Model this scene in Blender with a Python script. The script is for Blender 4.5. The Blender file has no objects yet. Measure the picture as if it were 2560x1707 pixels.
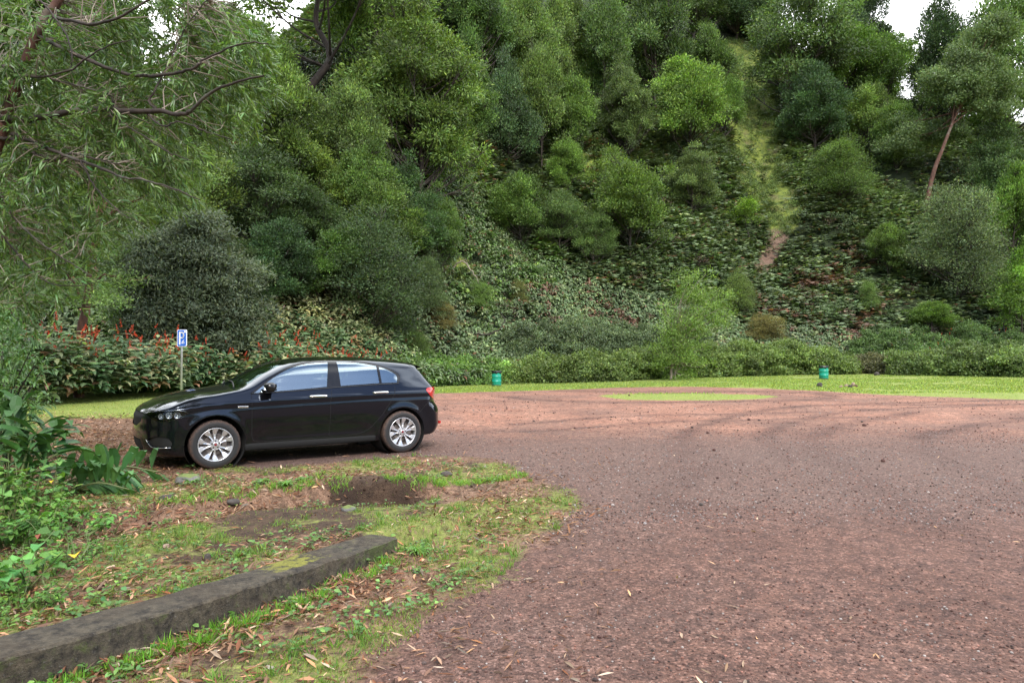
import bpy, bmesh, math, random
import numpy as np
from mathutils import Vector, Matrix
PI = math.pi
R = math.radians
sc = bpy.context.scene
COL = sc.collection
rng = np.random.default_rng(7)
random.seed(7)

# ------------------------------------------------------------------ camera
FPX, CU, CV, HCAM, PITCH = 1707.0, 1280.0, 853.5, 1.485, R(1.057)
cam_d = bpy.data.cameras.new('camera')
cam = bpy.data.objects.new('camera', cam_d); COL.objects.link(cam)
cam_d.sensor_width = 36.0; cam_d.lens = 36.0*FPX/2560.0
cam_d.clip_start = 0.05; cam_d.clip_end = 3000
cam.location = (0, 0, HCAM); cam.rotation_euler = (PI/2+PITCH, 0, 0)
sc.camera = cam

def ray(u, v):
    """direction of a photo pixel (2560 px wide photo), y component ~1"""
    a = (np.asarray(u, float)-CU)/FPX; b = (CV-np.asarray(v, float))/FPX
    return np.stack([a, math.cos(PITCH)-b*math.sin(PITCH), math.sin(PITCH)+b*math.cos(PITCH)], -1)
def at(u, v, Y):
    r = ray(u, v); return np.array([0, 0, HCAM]) + r*(np.asarray(Y, float)/r[..., 1])[..., None]
def gp(u, v, z=0.0):
    """photo pixel -> point on the level z"""
    r = ray(u, v); t = (z-HCAM)/r[..., 2]
    return np.array([0, 0, HCAM]) + r*t[..., None]
DS = 2560/2352.0

# ------------------------------------------------------------------ object helpers
def tag(o, label=None, cat=None, group=None, kind=None):
    if label: o['label'] = label
    if cat: o['category'] = cat
    if group: o['group'] = group
    if kind: o['kind'] = kind
    return o
def empty(name, loc=(0, 0, 0), rz=0, scale=None):
    o = bpy.data.objects.new(name, None); COL.objects.link(o)
    o.location = loc; o.rotation_euler = (0, 0, rz)
    if scale is not None: o.scale = scale
    o.empty_display_size = 0.2
    return o
def meshdata(name, V, F, mat=None, col=None, smooth=False, attrs=None):
    V = np.asarray(V, np.float32).reshape(-1, 3)
    if not isinstance(F, (list, tuple)): F = [F]
    F = [np.asarray(f, np.int32) for f in F if len(f)]
    me = bpy.data.meshes.new(name)
    nl = sum(f.size for f in F); nf = sum(len(f) for f in F)
    me.vertices.add(len(V)); me.vertices.foreach_set('co', V.ravel())
    me.loops.add(nl); me.polygons.add(nf)
    me.loops.foreach_set('vertex_index', np.concatenate([f.ravel() for f in F]))
    tot = np.concatenate([np.full(len(f), f.shape[1], np.int32) for f in F])
    st = np.concatenate([[0], np.cumsum(tot)[:-1]]).astype(np.int32)
    me.polygons.foreach_set('loop_start', st)
    if smooth: me.polygons.foreach_set('use_smooth', np.ones(nf, bool))
    else: me.polygons.foreach_set('use_smooth', np.zeros(nf, bool))
    if col is not None:
        a = me.attributes.new('Col', 'FLOAT_COLOR', 'POINT')
        c = np.ones((len(V), 4), np.float32); c[:, :3] = np.asarray(col, np.float32).reshape(-1, 3)
        a.data.foreach_set('color', c.ravel())
    for k, v in (attrs or {}).items():
        a = me.attributes.new(k, 'FLOAT', 'POINT'); a.data.foreach_set('value', np.asarray(v, np.float32))
    if mat: me.materials.append(mat)
    me.update(calc_edges=True)
    return me
def mk(name, V, F, mat=None, parent=None, col=None, smooth=False, attrs=None):
    o = bpy.data.objects.new(name, meshdata(name, V, F, mat, col, smooth, attrs)); COL.objects.link(o)
    if parent: o.parent = parent
    return o
class MB:
    """collects shapes, builds one mesh"""
    def __init__(s): s.V = []; s.F = []; s.C = []; s.n = 0
    def add(s, V, F, c=None):
        V = np.asarray(V, float).reshape(-1, 3)
        for f in (F if isinstance(F, list) else [F]):
            if len(f): s.F.append(np.asarray(f, int)+s.n)
        s.V.append(V); s.n += len(V)
        if c is not None:
            c = np.asarray(c, float)
            s.C.append(np.broadcast_to(c, (len(V), 3)))
    def box(s, c, d, rot=None, col=None, bev=0.0):
        bm = bmesh.new(); bmesh.ops.create_cube(bm, size=1)
        bmesh.ops.scale(bm, vec=d, verts=bm.verts)
        if bev: bmesh.ops.bevel(bm, geom=bm.edges[:], offset=bev, segments=2, affect='EDGES', profile=.7)
        s.bm(bm, Matrix.Translation(c) @ (rot.to_4x4() if rot else Matrix()), col)
    def bm(s, bm, M=None, col=None):
        if M is not None: bmesh.ops.transform(bm, matrix=M, verts=bm.verts)
        bmesh.ops.triangulate(bm, faces=[f for f in bm.faces if len(f.verts) > 4])
        bm.verts.index_update()
        V = np.array([v.co[:] for v in bm.verts])
        q = [[v.index for v in f.verts] for f in bm.faces if len(f.verts) == 4]
        t = [[v.index for v in f.verts] for f in bm.faces if len(f.verts) == 3]
        s.add(V, [x for x in (np.array(q), np.array(t)) if len(x)], col); bm.free()
    def tube(s, pts, rad, k=8, col=None, cap=True):
        V, F = tube(pts, rad, k, cap); s.add(V, F, col)
    def build(s, name, mat, parent=None, smooth=False):
        q = [f for f in s.F if f.shape[1] == 4]; t = [f for f in s.F if f.shape[1] == 3]
        F = ([np.concatenate(q)] if q else [])+([np.concatenate(t)] if t else [])
        return mk(name, np.concatenate(s.V), F, mat, parent, np.concatenate(s.C) if s.C else None, smooth)
def tube(pts, rad, k=8, cap=True):
    P = np.asarray(pts, float); n = len(P)
    rad = np.broadcast_to(np.asarray(rad, float), (n,))
    T = np.gradient(P, axis=0) if n > 1 else np.array([[0, 0, 1.]])
    T /= np.linalg.norm(T, axis=1)[:, None]+1e-12
    up = np.array([0, 0, 1.]) if abs(T[0][2]) < .9 else np.array([1., 0, 0])
    V = []; u = np.cross(T[0], up); u /= np.linalg.norm(u)
    a = np.arange(k)*2*PI/k
    for i in range(n):
        u = u-T[i]*u.dot(T[i]); u /= np.linalg.norm(u)+1e-12
        w = np.cross(T[i], u)
        V.append(P[i]+rad[i]*(np.cos(a)[:, None]*u+np.sin(a)[:, None]*w))
    V = np.concatenate(V)
    i = np.arange(n-1)[:, None]*k; j = np.arange(k)[None]; j2 = (j+1) % k
    F = [np.stack([i+j, i+j2, i+k+j2, i+k+j], -1).reshape(-1, 4)]
    if cap:
        V = np.concatenate([V, P[:1], P[-1:]]); b = (n-1)*k
        F.append(np.concatenate([np.stack([j[0]*0+n*k, j2[0], j[0]], -1), np.stack([j[0]*0+n*k+1, b+j[0], b+j2[0]], -1)]))
    return V, F
def lathe(prof, k=48):
    """prof (r, y): spun about the Y axis"""
    p = np.asarray(prof, float); n = len(p); a = np.arange(k)*2*PI/k
    V = np.stack([p[:, 0][:, None]*np.cos(a), np.repeat(p[:, 1][:, None], k, 1), p[:, 0][:, None]*np.sin(a)], -1).reshape(-1, 3)
    i = np.arange(n-1)[:, None]*k; j = np.arange(k)[None]; j2 = (j+1) % k
    return V, np.stack([i+j, i+k+j, i+k+j2, i+j2], -1).reshape(-1, 4)
def crom(pts, m=8):
    """smooth curve through points"""
    P = np.asarray(pts, float); P = np.concatenate([2*P[:1]-P[1:2], P, 2*P[-1:]-P[-2:-1]]); o = []
    for i in range(1, len(P)-2):
        for t in np.linspace(0, 1, m, endpoint=False):
            a, b, c, d = P[i-1:i+3]
            o.append(.5*((2*b)+(c-a)*t+(2*a-5*b+4*c-d)*t*t+(3*b-a-3*c+d)*t**3))
    o.append(P[-2]); return np.array(o)

# ------------------------------------------------------------------ noise (numpy)
def _h(ix, iy, iz, s):
    n = (ix.astype(np.int64)*374761393+iy.astype(np.int64)*668265263+iz.astype(np.int64)*2147483647+s*1442695041) & 0xffffffff
    n = ((n ^ (n >> 13))*1274126177) & 0xffffffff
    n = (n ^ (n >> 16)) & 0xffffff
    return n/float(0xffffff)
def vnoise(x, y, z=0.0, s=0):
    x, y, z = np.broadcast_arrays(np.asarray(x, float), np.asarray(y, float), np.asarray(z, float))
    ix, iy, iz = np.floor(x), np.floor(y), np.floor(z)
    fx, fy, fz = x-ix, y-iy, z-iz
    fx, fy, fz = [t*t*(3-2*t) for t in (fx, fy, fz)]
    o = 0
    for a in (0, 1):
        for b in (0, 1):
            for c in (0, 1):
                o = o+_h(ix+a, iy+b, iz+c, s)*(fx if a else 1-fx)*(fy if b else 1-fy)*(fz if c else 1-fz)
    return o*2-1
def fbm(x, y, z=0.0, o=4, s=0):
    r = 0; a = 1; t = 0
    for i in range(o):
        r = r+a*vnoise(np.asarray(x)*2**i, np.asarray(y)*2**i, np.asarray(z)*2**i, s+i*17); t += a; a *= .5
    return r/t
def sstep(a, b, x):
    t = np.clip((x-a)/(b-a), 0, 1); return t*t*(3-2*t)
def poly_sd(px, py, poly):
    """signed distance to a polygon, positive inside"""
    P = np.asarray(poly, float); x = np.asarray(px, float); y = np.asarray(py, float)
    d = np.full(x.shape, 1e9); ins = np.zeros(x.shape, bool)
    for i in range(len(P)):
        ax, ay = P[i]; bx, by = P[(i+1) % len(P)]
        ex, ey = bx-ax, by-ay
        t = np.clip(((x-ax)*ex+(y-ay)*ey)/(ex*ex+ey*ey+1e-12), 0, 1)
        d = np.minimum(d, np.hypot(x-ax-t*ex, y-ay-t*ey))
        c = ((ay > y) != (by > y)) & (x < (bx-ax)*(y-ay)/(by-ay+1e-15)+ax)
        ins ^= c
    return np.where(ins, d, -d)

# ------------------------------------------------------------------ materials
class NT:
    def __init__(s, name):
        s.m = bpy.data.materials.new(name); s.m.use_nodes = True
        s.t = s.m.node_tree; s.t.nodes.clear(); s.L = s.t.links
    def n(s, typ, **kw):
        nd = s.t.nodes.new(typ)
        for k, v in kw.items():
            if k.startswith('i_'):
                key = k[2:]; key = int(key) if key.isdigit() else key.replace('_', ' ')
                s.set(nd.inputs[key], v)
            else: setattr(nd, k, v)
        return nd
    def set(s, inp, v):
        if isinstance(v, bpy.types.NodeSocket): s.L.new(v, inp)
        else:
            if isinstance(v, tuple) and len(v) == 3 and inp.type == 'RGBA': v = (*v, 1)
            inp.default_value = v
    def mix(s, f, a, b, mode='MIX'):
        nd = s.t.nodes.new('ShaderNodeMix'); nd.data_type = 'RGBA'; nd.blend_type = mode
        s.set(nd.inputs[0], f); s.set(nd.inputs[6], a); s.set(nd.inputs[7], b); return nd.outputs[2]
    def math(s, op, a, b=0.0, clamp=False):
        nd = s.t.nodes.new('ShaderNodeMath'); nd.operation = op; nd.use_clamp = clamp
        s.set(nd.inputs[0], a); s.set(nd.inputs[1], b); return nd.outputs[0]
    def ramp(s, f, stops, interp='LINEAR'):
        nd = s.t.nodes.new('ShaderNodeValToRGB'); r = nd.color_ramp; r.interpolation = interp
        while len(r.elements) < len(stops): r.elements.new(.5)
        for e, (p, c) in zip(r.elements, stops):
            e.position = p; e.color = (*c, 1) if isinstance(c, tuple) else (c, c, c, 1)
        s.set(nd.inputs[0], f); return nd.outputs[0]
    def noise(s, scale, detail=4, vec=None, rough=.55, out=0, dist=0.0):
        nd = s.n('ShaderNodeTexNoise'); nd.inputs['Scale'].default_value = scale
        nd.inputs['Detail'].default_value = detail; nd.inputs['Roughness'].default_value = rough
        nd.inputs['Distortion'].default_value = dist
        if vec is not None: s.L.new(vec, nd.inputs['Vector'])
        return nd.outputs[out]
    def voro(s, scale, vec=None, feature='F1', out='Color'):
        nd = s.n('ShaderNodeTexVoronoi'); nd.feature = feature; nd.inputs['Scale'].default_value = scale
        if vec is not None: s.L.new(vec, nd.inputs['Vector'])
        return nd.outputs[out]
    def attr(s, name, out='Fac'):
        nd = s.n('ShaderNodeAttribute'); nd.attribute_name = name; return nd.outputs[out]
    def pos(s): return s.n('ShaderNodeNewGeometry').outputs['Position']
    def obj(s): return s.n('ShaderNodeTexCoord').outputs['Object']
    def bump(s, h, strength=.5, dist=.01):
        nd = s.n('ShaderNodeBump'); nd.inputs['Strength'].default_value = strength
        nd.inputs['Distance'].default_value = dist; s.L.new(h, nd.inputs['Height']); return nd.outputs[0]
    def bsdf(s, color, rough=.6, metal=0.0, normal=None, **kw):
        nd = s.n('ShaderNodeBsdfPrincipled'); s.set(nd.inputs['Base Color'], color)
        s.set(nd.inputs['Roughness'], rough); s.set(nd.inputs['Metallic'], metal)
        if normal is not None: s.L.new(normal, nd.inputs['Normal'])
        for k, v in kw.items(): s.set(nd.inputs[k.replace('_', ' ')], v)
        return nd.outputs[0]
    def out(s, sh):
        o = s.n('ShaderNodeOutputMaterial'); s.L.new(sh, o.inputs[0]); return s.m
def simple(name, color, rough=.6, metal=0.0, var=.15, scale=12, **kw):
    t = NT(name); p = t.obj()
    n = t.noise(scale, 4, p)
    c = t.mix(t.ramp(n, [(.3, 0.0), (.7, 1.0)]), tuple(x*(1-var) for x in color), tuple(min(1, x*(1+var)) for x in color))
    r = t.math('ADD', t.math('MULTIPLY', n, .12), rough-.06)
    return t.out(t.bsdf(c, r, metal, **kw))
# ================================================================== CAR
def interp(x, tab, smooth=True):
    """monotone cubic (pchip) interpolation"""
    X = np.array([a for a, b in tab], float); Y = np.array([b for a, b in tab], float)
    h = np.diff(X); dl = np.diff(Y)/h; m = np.zeros(len(X))
    m[0], m[-1] = dl[0], dl[-1]
    for i in range(1, len(X)-1):
        if dl[i-1]*dl[i] > 0:
            w1, w2 = 2*h[i]+h[i-1], h[i]+2*h[i-1]; m[i] = (w1+w2)/(w1/dl[i-1]+w2/dl[i])
    x = np.clip(x, X[0], X[-1]); i = np.clip(np.searchsorted(X, x)-1, 0, len(X)-2)
    t = (x-X[i])/h[i]
    return ((2*t**3-3*t**2+1)*Y[i]+(t**3-2*t**2+t)*h[i]*m[i]+(-2*t**3+3*t**2)*Y[i+1]+(t**3-t**2)*h[i]*m[i+1])
CREASE = [(-.9, .72), (-.34, .80), (-.09, .832), (.2, .85), (.44, .858), (1, .876), (1.5, .889), (2.0, .902), (2.6, .908), (3.1, .905), (3.5, .89)]
def car_W(s, z):
    zc = interp(s, CREASE)
    q = z-zc+.88
    w = interp(q, [(.10, .80), (.19, .838), (.28, .862), (.36, .872), (.50, .884), (.66, .894), (.76, .893), (.81, .888), (.845, .889), (.875, .887), (.892, .876), (.95, .848), (1.0, .824), (1.04, .806), (1.10, .778), (1.2, .732), (1.3, .676), (1.4, .612), (1.5, .53), (1.6, .44)])
    w = w-.115*np.clip((-.15-s)/.72, 0, 2)**2.2-.07*np.clip((s-2.2)/1.25, 0, 2)**2
    up = sstep(.95, 1.25, z)
    w = w-up*(.05*np.clip((s-1.9)/1.2, 0, 2)**2+.02*np.clip((.9-s)/.6, 0, 1)**2)
    for cx in (0.0, 2.63):
        r = np.hypot(s-cx, z-.31)
        w = w+.011*np.exp(-((r-.375)/.055)**2)*sstep(.2, .34, z)
    # slight scoop low on the doors
    w = w-.012*np.exp(-((z-.40)/.07)**2)*sstep(.35, .7, s)*(1-sstep(1.9, 2.25, s))
    return w
TC = [(-.95, .60), (-.86, .705), (-.82, .752), (-.78, .785), (-.70, .828), (-.58, .884), (-.42, .935), (-.28, .967), (-.09, .998), (.10, 1.02), (.22, 1.04),
      (.34, 1.092), (.45, 1.155), (.573, 1.225), (.70, 1.288), (.80, 1.332), (.90, 1.368), (1.0, 1.394), (1.22, 1.424), (1.6, 1.444), (2.0, 1.443), (2.4, 1.424), (2.8, 1.388), (3.03, 1.350), (3.2, 1.31)]
def car_T(s, y):
    ws = sstep(.05, .5, s)*(1-sstep(1.0, 1.5, s))
    s2 = s-ws*.10*(y/.65)**2
    s2 = s2-(1-sstep(-.55, -.2, s))*.08*(y/.7)**2
    k = interp(s, [(-1, .05), (-.4, .075), (0, .085), (.4, .05), (1, .10), (1.8, .14), (3.2, .16)])
    hb = .008*(sstep(.40, .46, np.abs(y))-sstep(.62, .80, np.abs(y)))*(1-sstep(-.05, .3, s))   # bonnet ridge
    return interp(s2, TC)-k*y*y+hb
def car_F(y, z):
    f = interp(z, [(.05, -.40), (.15, -.58), (.20, -.76), (.26, -.835), (.36, -.862), (.50, -.868), (.60, -.864), (.68, -.868), (.75, -.85), (.82, -.83), (1.2, -.83)])
    a = np.abs(y)
    return f+.11*(a/.7)**2.2+.16*(a/.84)**7
def car_R(y, z):
    f = interp(z, [(.05, 3.0), (.18, 3.16), (.24, 3.34), (.30, 3.40), (.42, 3.445), (.58, 3.44), (.66, 3.415), (.74, 3.365), (.82, 3.36), (.93, 3.375), (.985, 3.34), (1.02, 3.30), (1.10, 3.215), (1.2, 3.13), (1.27, 3.075), (1.31, 3.09), (1.335, 3.14), (1.5, 3.16)])
    a = np.abs(y)
    return f-.07*(a/.7)**2-.14*(a/.84)**6
def car_f(p):
    s, y, z = p[..., 0], np.abs(p[..., 1]), p[..., 2]
    zb = interp(s, [(-.9, .20), (-.55, .17), (0, .19), (.4, .20), (2.2, .20), (2.9, .225), (3.3, .25), (3.5, .27)])
    cs = np.stack([(car_W(s, z)-y)*.95, (car_T(s, y)-z)*.9, (s-car_F(y, z))*.8, (car_R(y, z)-s)*.8, (z-zb)])
    k = .011+.012*sstep(.9, 1.3, z)
    return -k*np.log(np.sum(np.exp(-np.clip(cs, -2, 2)/k), 0))
def car_surface(nu=250, nv=150):
    # rays from a keel line; u runs nose -> tail, v from the belly round to the roof
    u = np.linspace(0, 1, nu)[:, None]; v = np.linspace(0, 1, nv)[None]
    A = R(88)
    s0, s1 = -.25, 2.75
    Lm = s1-s0; arc = .62
    tt = u*(Lm+2*arc)-arc
    org_s = np.clip(tt, 0, Lm)+s0
    ex = np.where(tt < 0, tt/arc, np.where(tt > Lm, (tt-Lm)/arc, 0))*PI/2
    ph = -PI/2+v*PI
    D = np.stack([np.sin(ex)+0*ph, np.cos(ex)*np.cos(ph), np.cos(ex)*np.sin(ph)], -1)
    O = np.stack([org_s+0*ph, 0*ph+0*u, 0*ph+0*u+.58], -1)
    lo = np.full(D.shape[:2], .05); hi = np.full(D.shape[:2], 1.6)
    for _ in range(34):
        m = (lo+hi)/2; g = car_f(O+D*m[..., None]) > 0
        lo = np.where(g, m, lo); hi = np.where(g, hi, m)
    P = O+D*((lo+hi)/2)[..., None]
    P[:, 0, 1] = 0; P[:, -1, 1] = 0; 
    return P
def nrm(P):
    e = .002; G = np.stack([car_f(P+np.eye(3)[i]*e)-car_f(P-np.eye(3)[i]*e) for i in range(3)], -1)
    return -G/(np.linalg.norm(G, axis=-1)[..., None]+1e-12)

def cut_poly(bm, poly, ax, test, closed=True):
    """cut the mesh along a polygon drawn in the plane of axes ax, only where test(face centre)"""
    P = list(poly); n = len(P)
    faces = [f for f in bm.faces if test(f.calc_center_median())]
    x0 = min(p[0] for p in P)-.05; x1 = max(p[0] for p in P)+.05; y0 = min(p[1] for p in P)-.05; y1 = max(p[1] for p in P)+.05
    def bb(f):
        c = [v.co for v in f.verts]; xs = [q[ax[0]] for q in c]; ys = [q[ax[1]] for q in c]
        return (f, min(xs), max(xs), min(ys), max(ys))
    C = {}
    for f in faces:
        t = bb(f)
        if t[2] > x0 and t[1] < x1 and t[4] > y0 and t[3] < y1: C[f] = t
    for i in range(n if closed else n-1):
        a = P[i]; b = P[(i+1) % n]
        bx0, bx1 = min(a[0], b[0])-.002, max(a[0], b[0])+.002; by0, by1 = min(a[1], b[1])-.002, max(a[1], b[1])+.002
        sel = [t[0] for t in C.values() if not (t[2] < bx0 or t[1] > bx1 or t[4] < by0 or t[3] > by1)]
        if not sel: continue
        es = {e for f in sel for e in f.edges}; vs = {v for f in sel for v in f.verts}
        co = [0, 0, 0]; co[ax[0]], co[ax[1]] = a
        no = [0, 0, 0]; no[ax[0]], no[ax[1]] = -(b[1]-a[1]), (b[0]-a[0])
        if abs(no[0])+abs(no[1])+abs(no[2]) < 1e-9: continue
        for f in sel: C.pop(f, None)
        r = bmesh.ops.bisect_plane(bm, geom=list(vs)+list(es)+sel, dist=1e-5, plane_co=co, plane_no=no)
        for f in r['geom']:
            if isinstance(f, bmesh.types.BMFace): C[f] = bb(f)
def inpoly(x, y, P):
    r = False; j = len(P)-1
    for i in range(len(P)):
        if (P[i][1] > y) != (P[j][1] > y) and x < (P[j][0]-P[i][0])*(y-P[i][1])/(P[j][1]-P[i][1]+1e-12)+P[i][0]: r = not r
        j = i
    return r
def rnd(poly, m=4, keep=()):
    """smooth closed outline"""
    P = np.asarray(poly, float); n = len(P); out = []
    for i in range(n):
        a, b, c = P[i-1], P[i], P[(i+1) % n]
        if i in keep: out.append(b); continue
        f = .32
        p0 = b+(a-b)*f; p1 = b+(c-b)*f
        for t in np.linspace(0, 1, m): out.append((1-t)**2*p0+2*t*(1-t)*b+t*t*p1)
    return [tuple(p) for p in out]
GL1 = rnd([(.485, .965), (.60, 1.052), (.72, 1.138), (.86, 1.225), (1.0, 1.29), (1.175, 1.340), (1.35, 1.365), (1.555, 1.374), (1.485, 1.022), (.96, .988)], 3, (0, 7, 8))
GL2 = rnd([(1.69, 1.376), (1.83, 1.374), (1.97, 1.364), (2.13, 1.342), (2.285, 1.308), (2.285, 1.056), (1.69, 1.030)], 3, (0, 4, 5, 6))
GL3 = rnd([(2.325, 1.298), (2.40, 1.274), (2.48, 1.240), (2.555, 1.195), (2.60, 1.150), (2.575, 1.058), (2.325, 1.056)], 3, (0, 5, 6))
DLO = rnd([(.43, .955), (.56, 1.055), (.70, 1.155), (.85, 1.248), (1.0, 1.315), (1.18, 1.366), (1.4, 1.394), (1.6, 1.404), (1.85, 1.398), (2.1, 1.375), (2.3, 1.33), (2.5, 1.262), (2.615, 1.195), (2.645, 1.145), (2.605, 1.040), (2.3, 1.034), (1.6, 1.006), (1.0, .972)], 3, (0,))
DOOR1 = [(.405, .958), (.447, .975), (.445, .60), (.447, .40), (.47, .335), (.53, .312), (1.0, .310), (1.50, .312), (1.506, .43), (1.515, .818), (1.542, .97), (1.585, 1.4035), (1.4, 1.398), (1.18, 1.371), (1.0, 1.321), (.85, 1.254), (.70, 1.161), (.56, 1.061)]
DOOR1 = DOOR1[1:]
DOOR2 = [(1.585, 1.4035), (1.542, .97), (1.515, .818), (1.506, .43), (1.50, .312), (1.75, .314), (1.90, .322), (2.03, .352), (2.142, .424), (2.286, .574), (2.407, .739), (2.486, .873), (2.523, .99), (2.60, 1.036), (2.648, 1.145), (2.62, 1.20), (2.5, 1.269), (2.3, 1.337), (2.1, 1.382), (1.85, 1.404)]
HEAD = rnd([(-.785, .735), (-.70, .770), (-.55, .785), (-.43, .787), (-.345, .765), (-.305, .733), (-.36, .700), (-.45, .662), (-.56, .635), (-.64, .632), (-.71, .655)], 3)
TAIL = rnd([(3.03, .925), (3.07, .965), (3.18, .968), (3.36, .96), (3.38, .86), (3.30, .80), (3.18, .785), (3.10, .85)], 3)
WSG = rnd([(-.68, 1.005), (-.655, 1.035), (-.60, 1.14), (-.555, 1.26), (-.50, 1.352), (-.30, 1.378), (0, 1.386), (.30, 1.378), (.50, 1.352), (.555, 1.26), (.60, 1.14), (.655, 1.035), (.68, 1.005), (.3, 1.046), (0, 1.056), (-.3, 1.046)], 2)
WSG = [p for p in WSG if p[0] >= 0]
WSH = [(-.1, 1.056)]+[(a, b) for a, b in [(0, 1.056), (.3, 1.046), (.60, 1.016), (.655, 1.02), (.645, 1.07), (.60, 1.16), (.555, 1.26), (.51, 1.335), (.47, 1.36), (.30, 1.378), (0, 1.386), (-.1, 1.386)]]
RGL = [(-.1, 1.035), (.3, 1.035), (.50, 1.045), (.545, 1.07), (.525, 1.18), (.50, 1.255), (.47, 1.272), (.3, 1.285), (-.1, 1.29)]
RWH = .3135
def circ(cx, cz, r, n=40): return [(cx+r*math.cos(a), cz+r*math.sin(a)) for a in np.linspace(0, 2*PI, n, endpoint=False)]
ARCHF = circ(0, .318, .372); ARCHR = circ(2.63, .315, .362)
FOG = rnd([(-.77, .40), (-.72, .31), (-.53, .305), (-.50, .36), (-.55, .44), (-.68, .455)], 3)
FBUMP = [(-1.2, -.1), (-.305, -.1), (-.345, .45), (-.30, .60), (-.20, .665), (-.305, .733), (-.36, .700), (-.45, .662), (-.56, .635), (-.64, .632), (-.71, .655), (-.785, .735), (-.80, .765), (-1.2, .765)]
RBUMP = [(3.8, -.1), (2.96, -.1), (2.97, .45), (2.90, .585), (3.0, .68), (3.115, .79), (3.18, .785), (3.30, .80), (3.38, .80), (3.8, .80)]
GRILLE = [(-.1, .56), (.28, .56), (.46, .63), (.52, .70), (.45, .735), (.2, .742), (-.1, .742)]
INTAKE = [(-.1, .22), (.42, .22), (.50, .30), (.44, .40), (-.1, .42)]

def car_materials():
    M = {}
    t = NT('black_paint'); p = t.obj()
    dirt = t.ramp(t.noise(3.0, 5, p), [(.45, 0.0), (.8, 1.0)])
    z = t.n('ShaderNodeSeparateXYZ'); t.L.new(p, z.inputs[0])
    low = t.math('SUBTRACT', 1.0, t.math('DIVIDE', z.outputs[2], .45), True)
    dm = t.math('MULTIPLY', low, t.math('ADD', dirt, .25), True)
    c = t.mix(t.math('MULTIPLY', dm, .22), (.0035, .0035, .0045), (.055, .040, .032))
    r = t.math('ADD', .10, t.math('MULTIPLY', dm, .5))
    nz = t.noise(2.2, 1, p)
    M['paint'] = t.out(t.bsdf(c, r, 0, None, Coat_Weight=.40, Coat_Roughness=.02, IOR=1.5, Specular_IOR_Level=.5, Specular_Tint=(.55, .72, 1.0, 1)))
    M['trim'] = simple('black_gloss_trim', (.008, .008, .009), .16)
    M['plastic'] = simple('black_plastic', (.014, .014, .014), .5)
    M['rubber'] = None
    t = NT('tyre_rubber'); p = t.obj(); n = t.noise(40, 5, p)
    g = t.n('ShaderNodeSeparateXYZ'); t.L.new(p, g.inputs[0])
    rr = t.math('SQRT', t.math('ADD', t.math('POWER', g.outputs[0], 2.0), t.math('POWER', g.outputs[2], 2.0)))
    edge = t.ramp(t.math('MULTIPLY', rr, 3.2), [(.86, 0.0), (.985, 1.0)])
    mud = t.math('MULTIPLY', edge, t.ramp(n, [(.35, .2), (.6, .95)]))
    M['rubber'] = t.out(t.bsdf(t.mix(mud, (.017, .017, .018), (.105, .062, .045)), .75, 0, t.bump(n, .4, .004)))
    M['alloy'] = simple('silver_alloy', (.62, .62, .64), .30, .75, var=.06, scale=30)
    M['alloy_dark'] = simple('rim_barrel_metal', (.34, .33, .33), .45, .8, var=.1)
    M['chrome'] = simple('satin_chrome', (.80, .79, .76), .16, 1.0, var=.03)
    M['disc'] = simple('brake_metal', (.14, .12, .11), .5, .6)
    M['seat'] = simple('seat_fabric', (.035, .035, .04), .9)
    M['well'] = simple('wheel_well_plastic', (.008, .008, .008), .9)
    t = NT('side_glass'); p = t.obj()
    fr = t.n('ShaderNodeFresnel'); fr.inputs[0].default_value = 1.5
    fac = t.math('MINIMUM', t.math('ADD', t.math('MULTIPLY', fr.outputs[0], 1.6), .34), 1.0)
    gl = t.n('ShaderNodeBsdfGlossy'); gl.inputs['Roughness'].default_value = .0; gl.inputs['Color'].default_value = (.80, .94, 1, 1)
    tr = t.n('ShaderNodeBsdfTransparent'); tr.inputs['Color'].default_value = (.50, .60, .60, 1)
    mx = t.n('ShaderNodeMixShader'); t.L.new(fac, mx.inputs[0]); t.L.new(tr.outputs[0], mx.inputs[1]); t.L.new(gl.outputs[0], mx.inputs[2])
    M['glass'] = t.out(mx.outputs[0])
    t = NT('windscreen_glass'); fr = t.n('ShaderNodeFresnel'); fr.inputs[0].default_value = 1.45
    gl = t.n('ShaderNodeBsdfGlossy'); gl.inputs['Roughness'].default_value = .0; gl.inputs['Color'].default_value = (.55, .72, .74, 1)
    tr = t.n('ShaderNodeBsdfTransparent'); tr.inputs['Color'].default_value = (.55, .68, .66, 1)
    mx = t.n('ShaderNodeMixShader'); t.L.new(fr.outputs[0], mx.inputs[0]); t.L.new(tr.outputs[0], mx.inputs[1]); t.L.new(gl.outputs[0], mx.inputs[2])
    M['wglass'] = t.out(mx.outputs[0])
    t = NT('lamp_glass'); fr = t.n('ShaderNodeFresnel'); fr.inputs[0].default_value = 1.5
    gl = t.n('ShaderNodeBsdfGlossy'); gl.inputs['Roughness'].default_value = .02
    tr = t.n('ShaderNodeBsdfTransparent'); tr.inputs['Color'].default_value = (.85, .88, .9, 1)
    mx = t.n('ShaderNodeMixShader'); t.L.new(fr.outputs[0], mx.inputs[0]); t.L.new(tr.outputs[0], mx.inputs[1]); t.L.new(gl.outputs[0], mx.inputs[2])
    M['lens'] = t.out(mx.outputs[0])
    M['lamp_in'] = simple('lamp_reflector', (.45, .47, .48), .2, .8)
    M['red'] = simple('red_lamp_plastic', (.42, .012, .010), .10, 0, var=.25, scale=22, Coat_Weight=1.0)
    M['white'] = simple('white_plastic', (.7, .7, .68), .3)
    M['redcap'] = simple('dark_red_enamel', (.20, .01, .02), .25)
    return M

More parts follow.
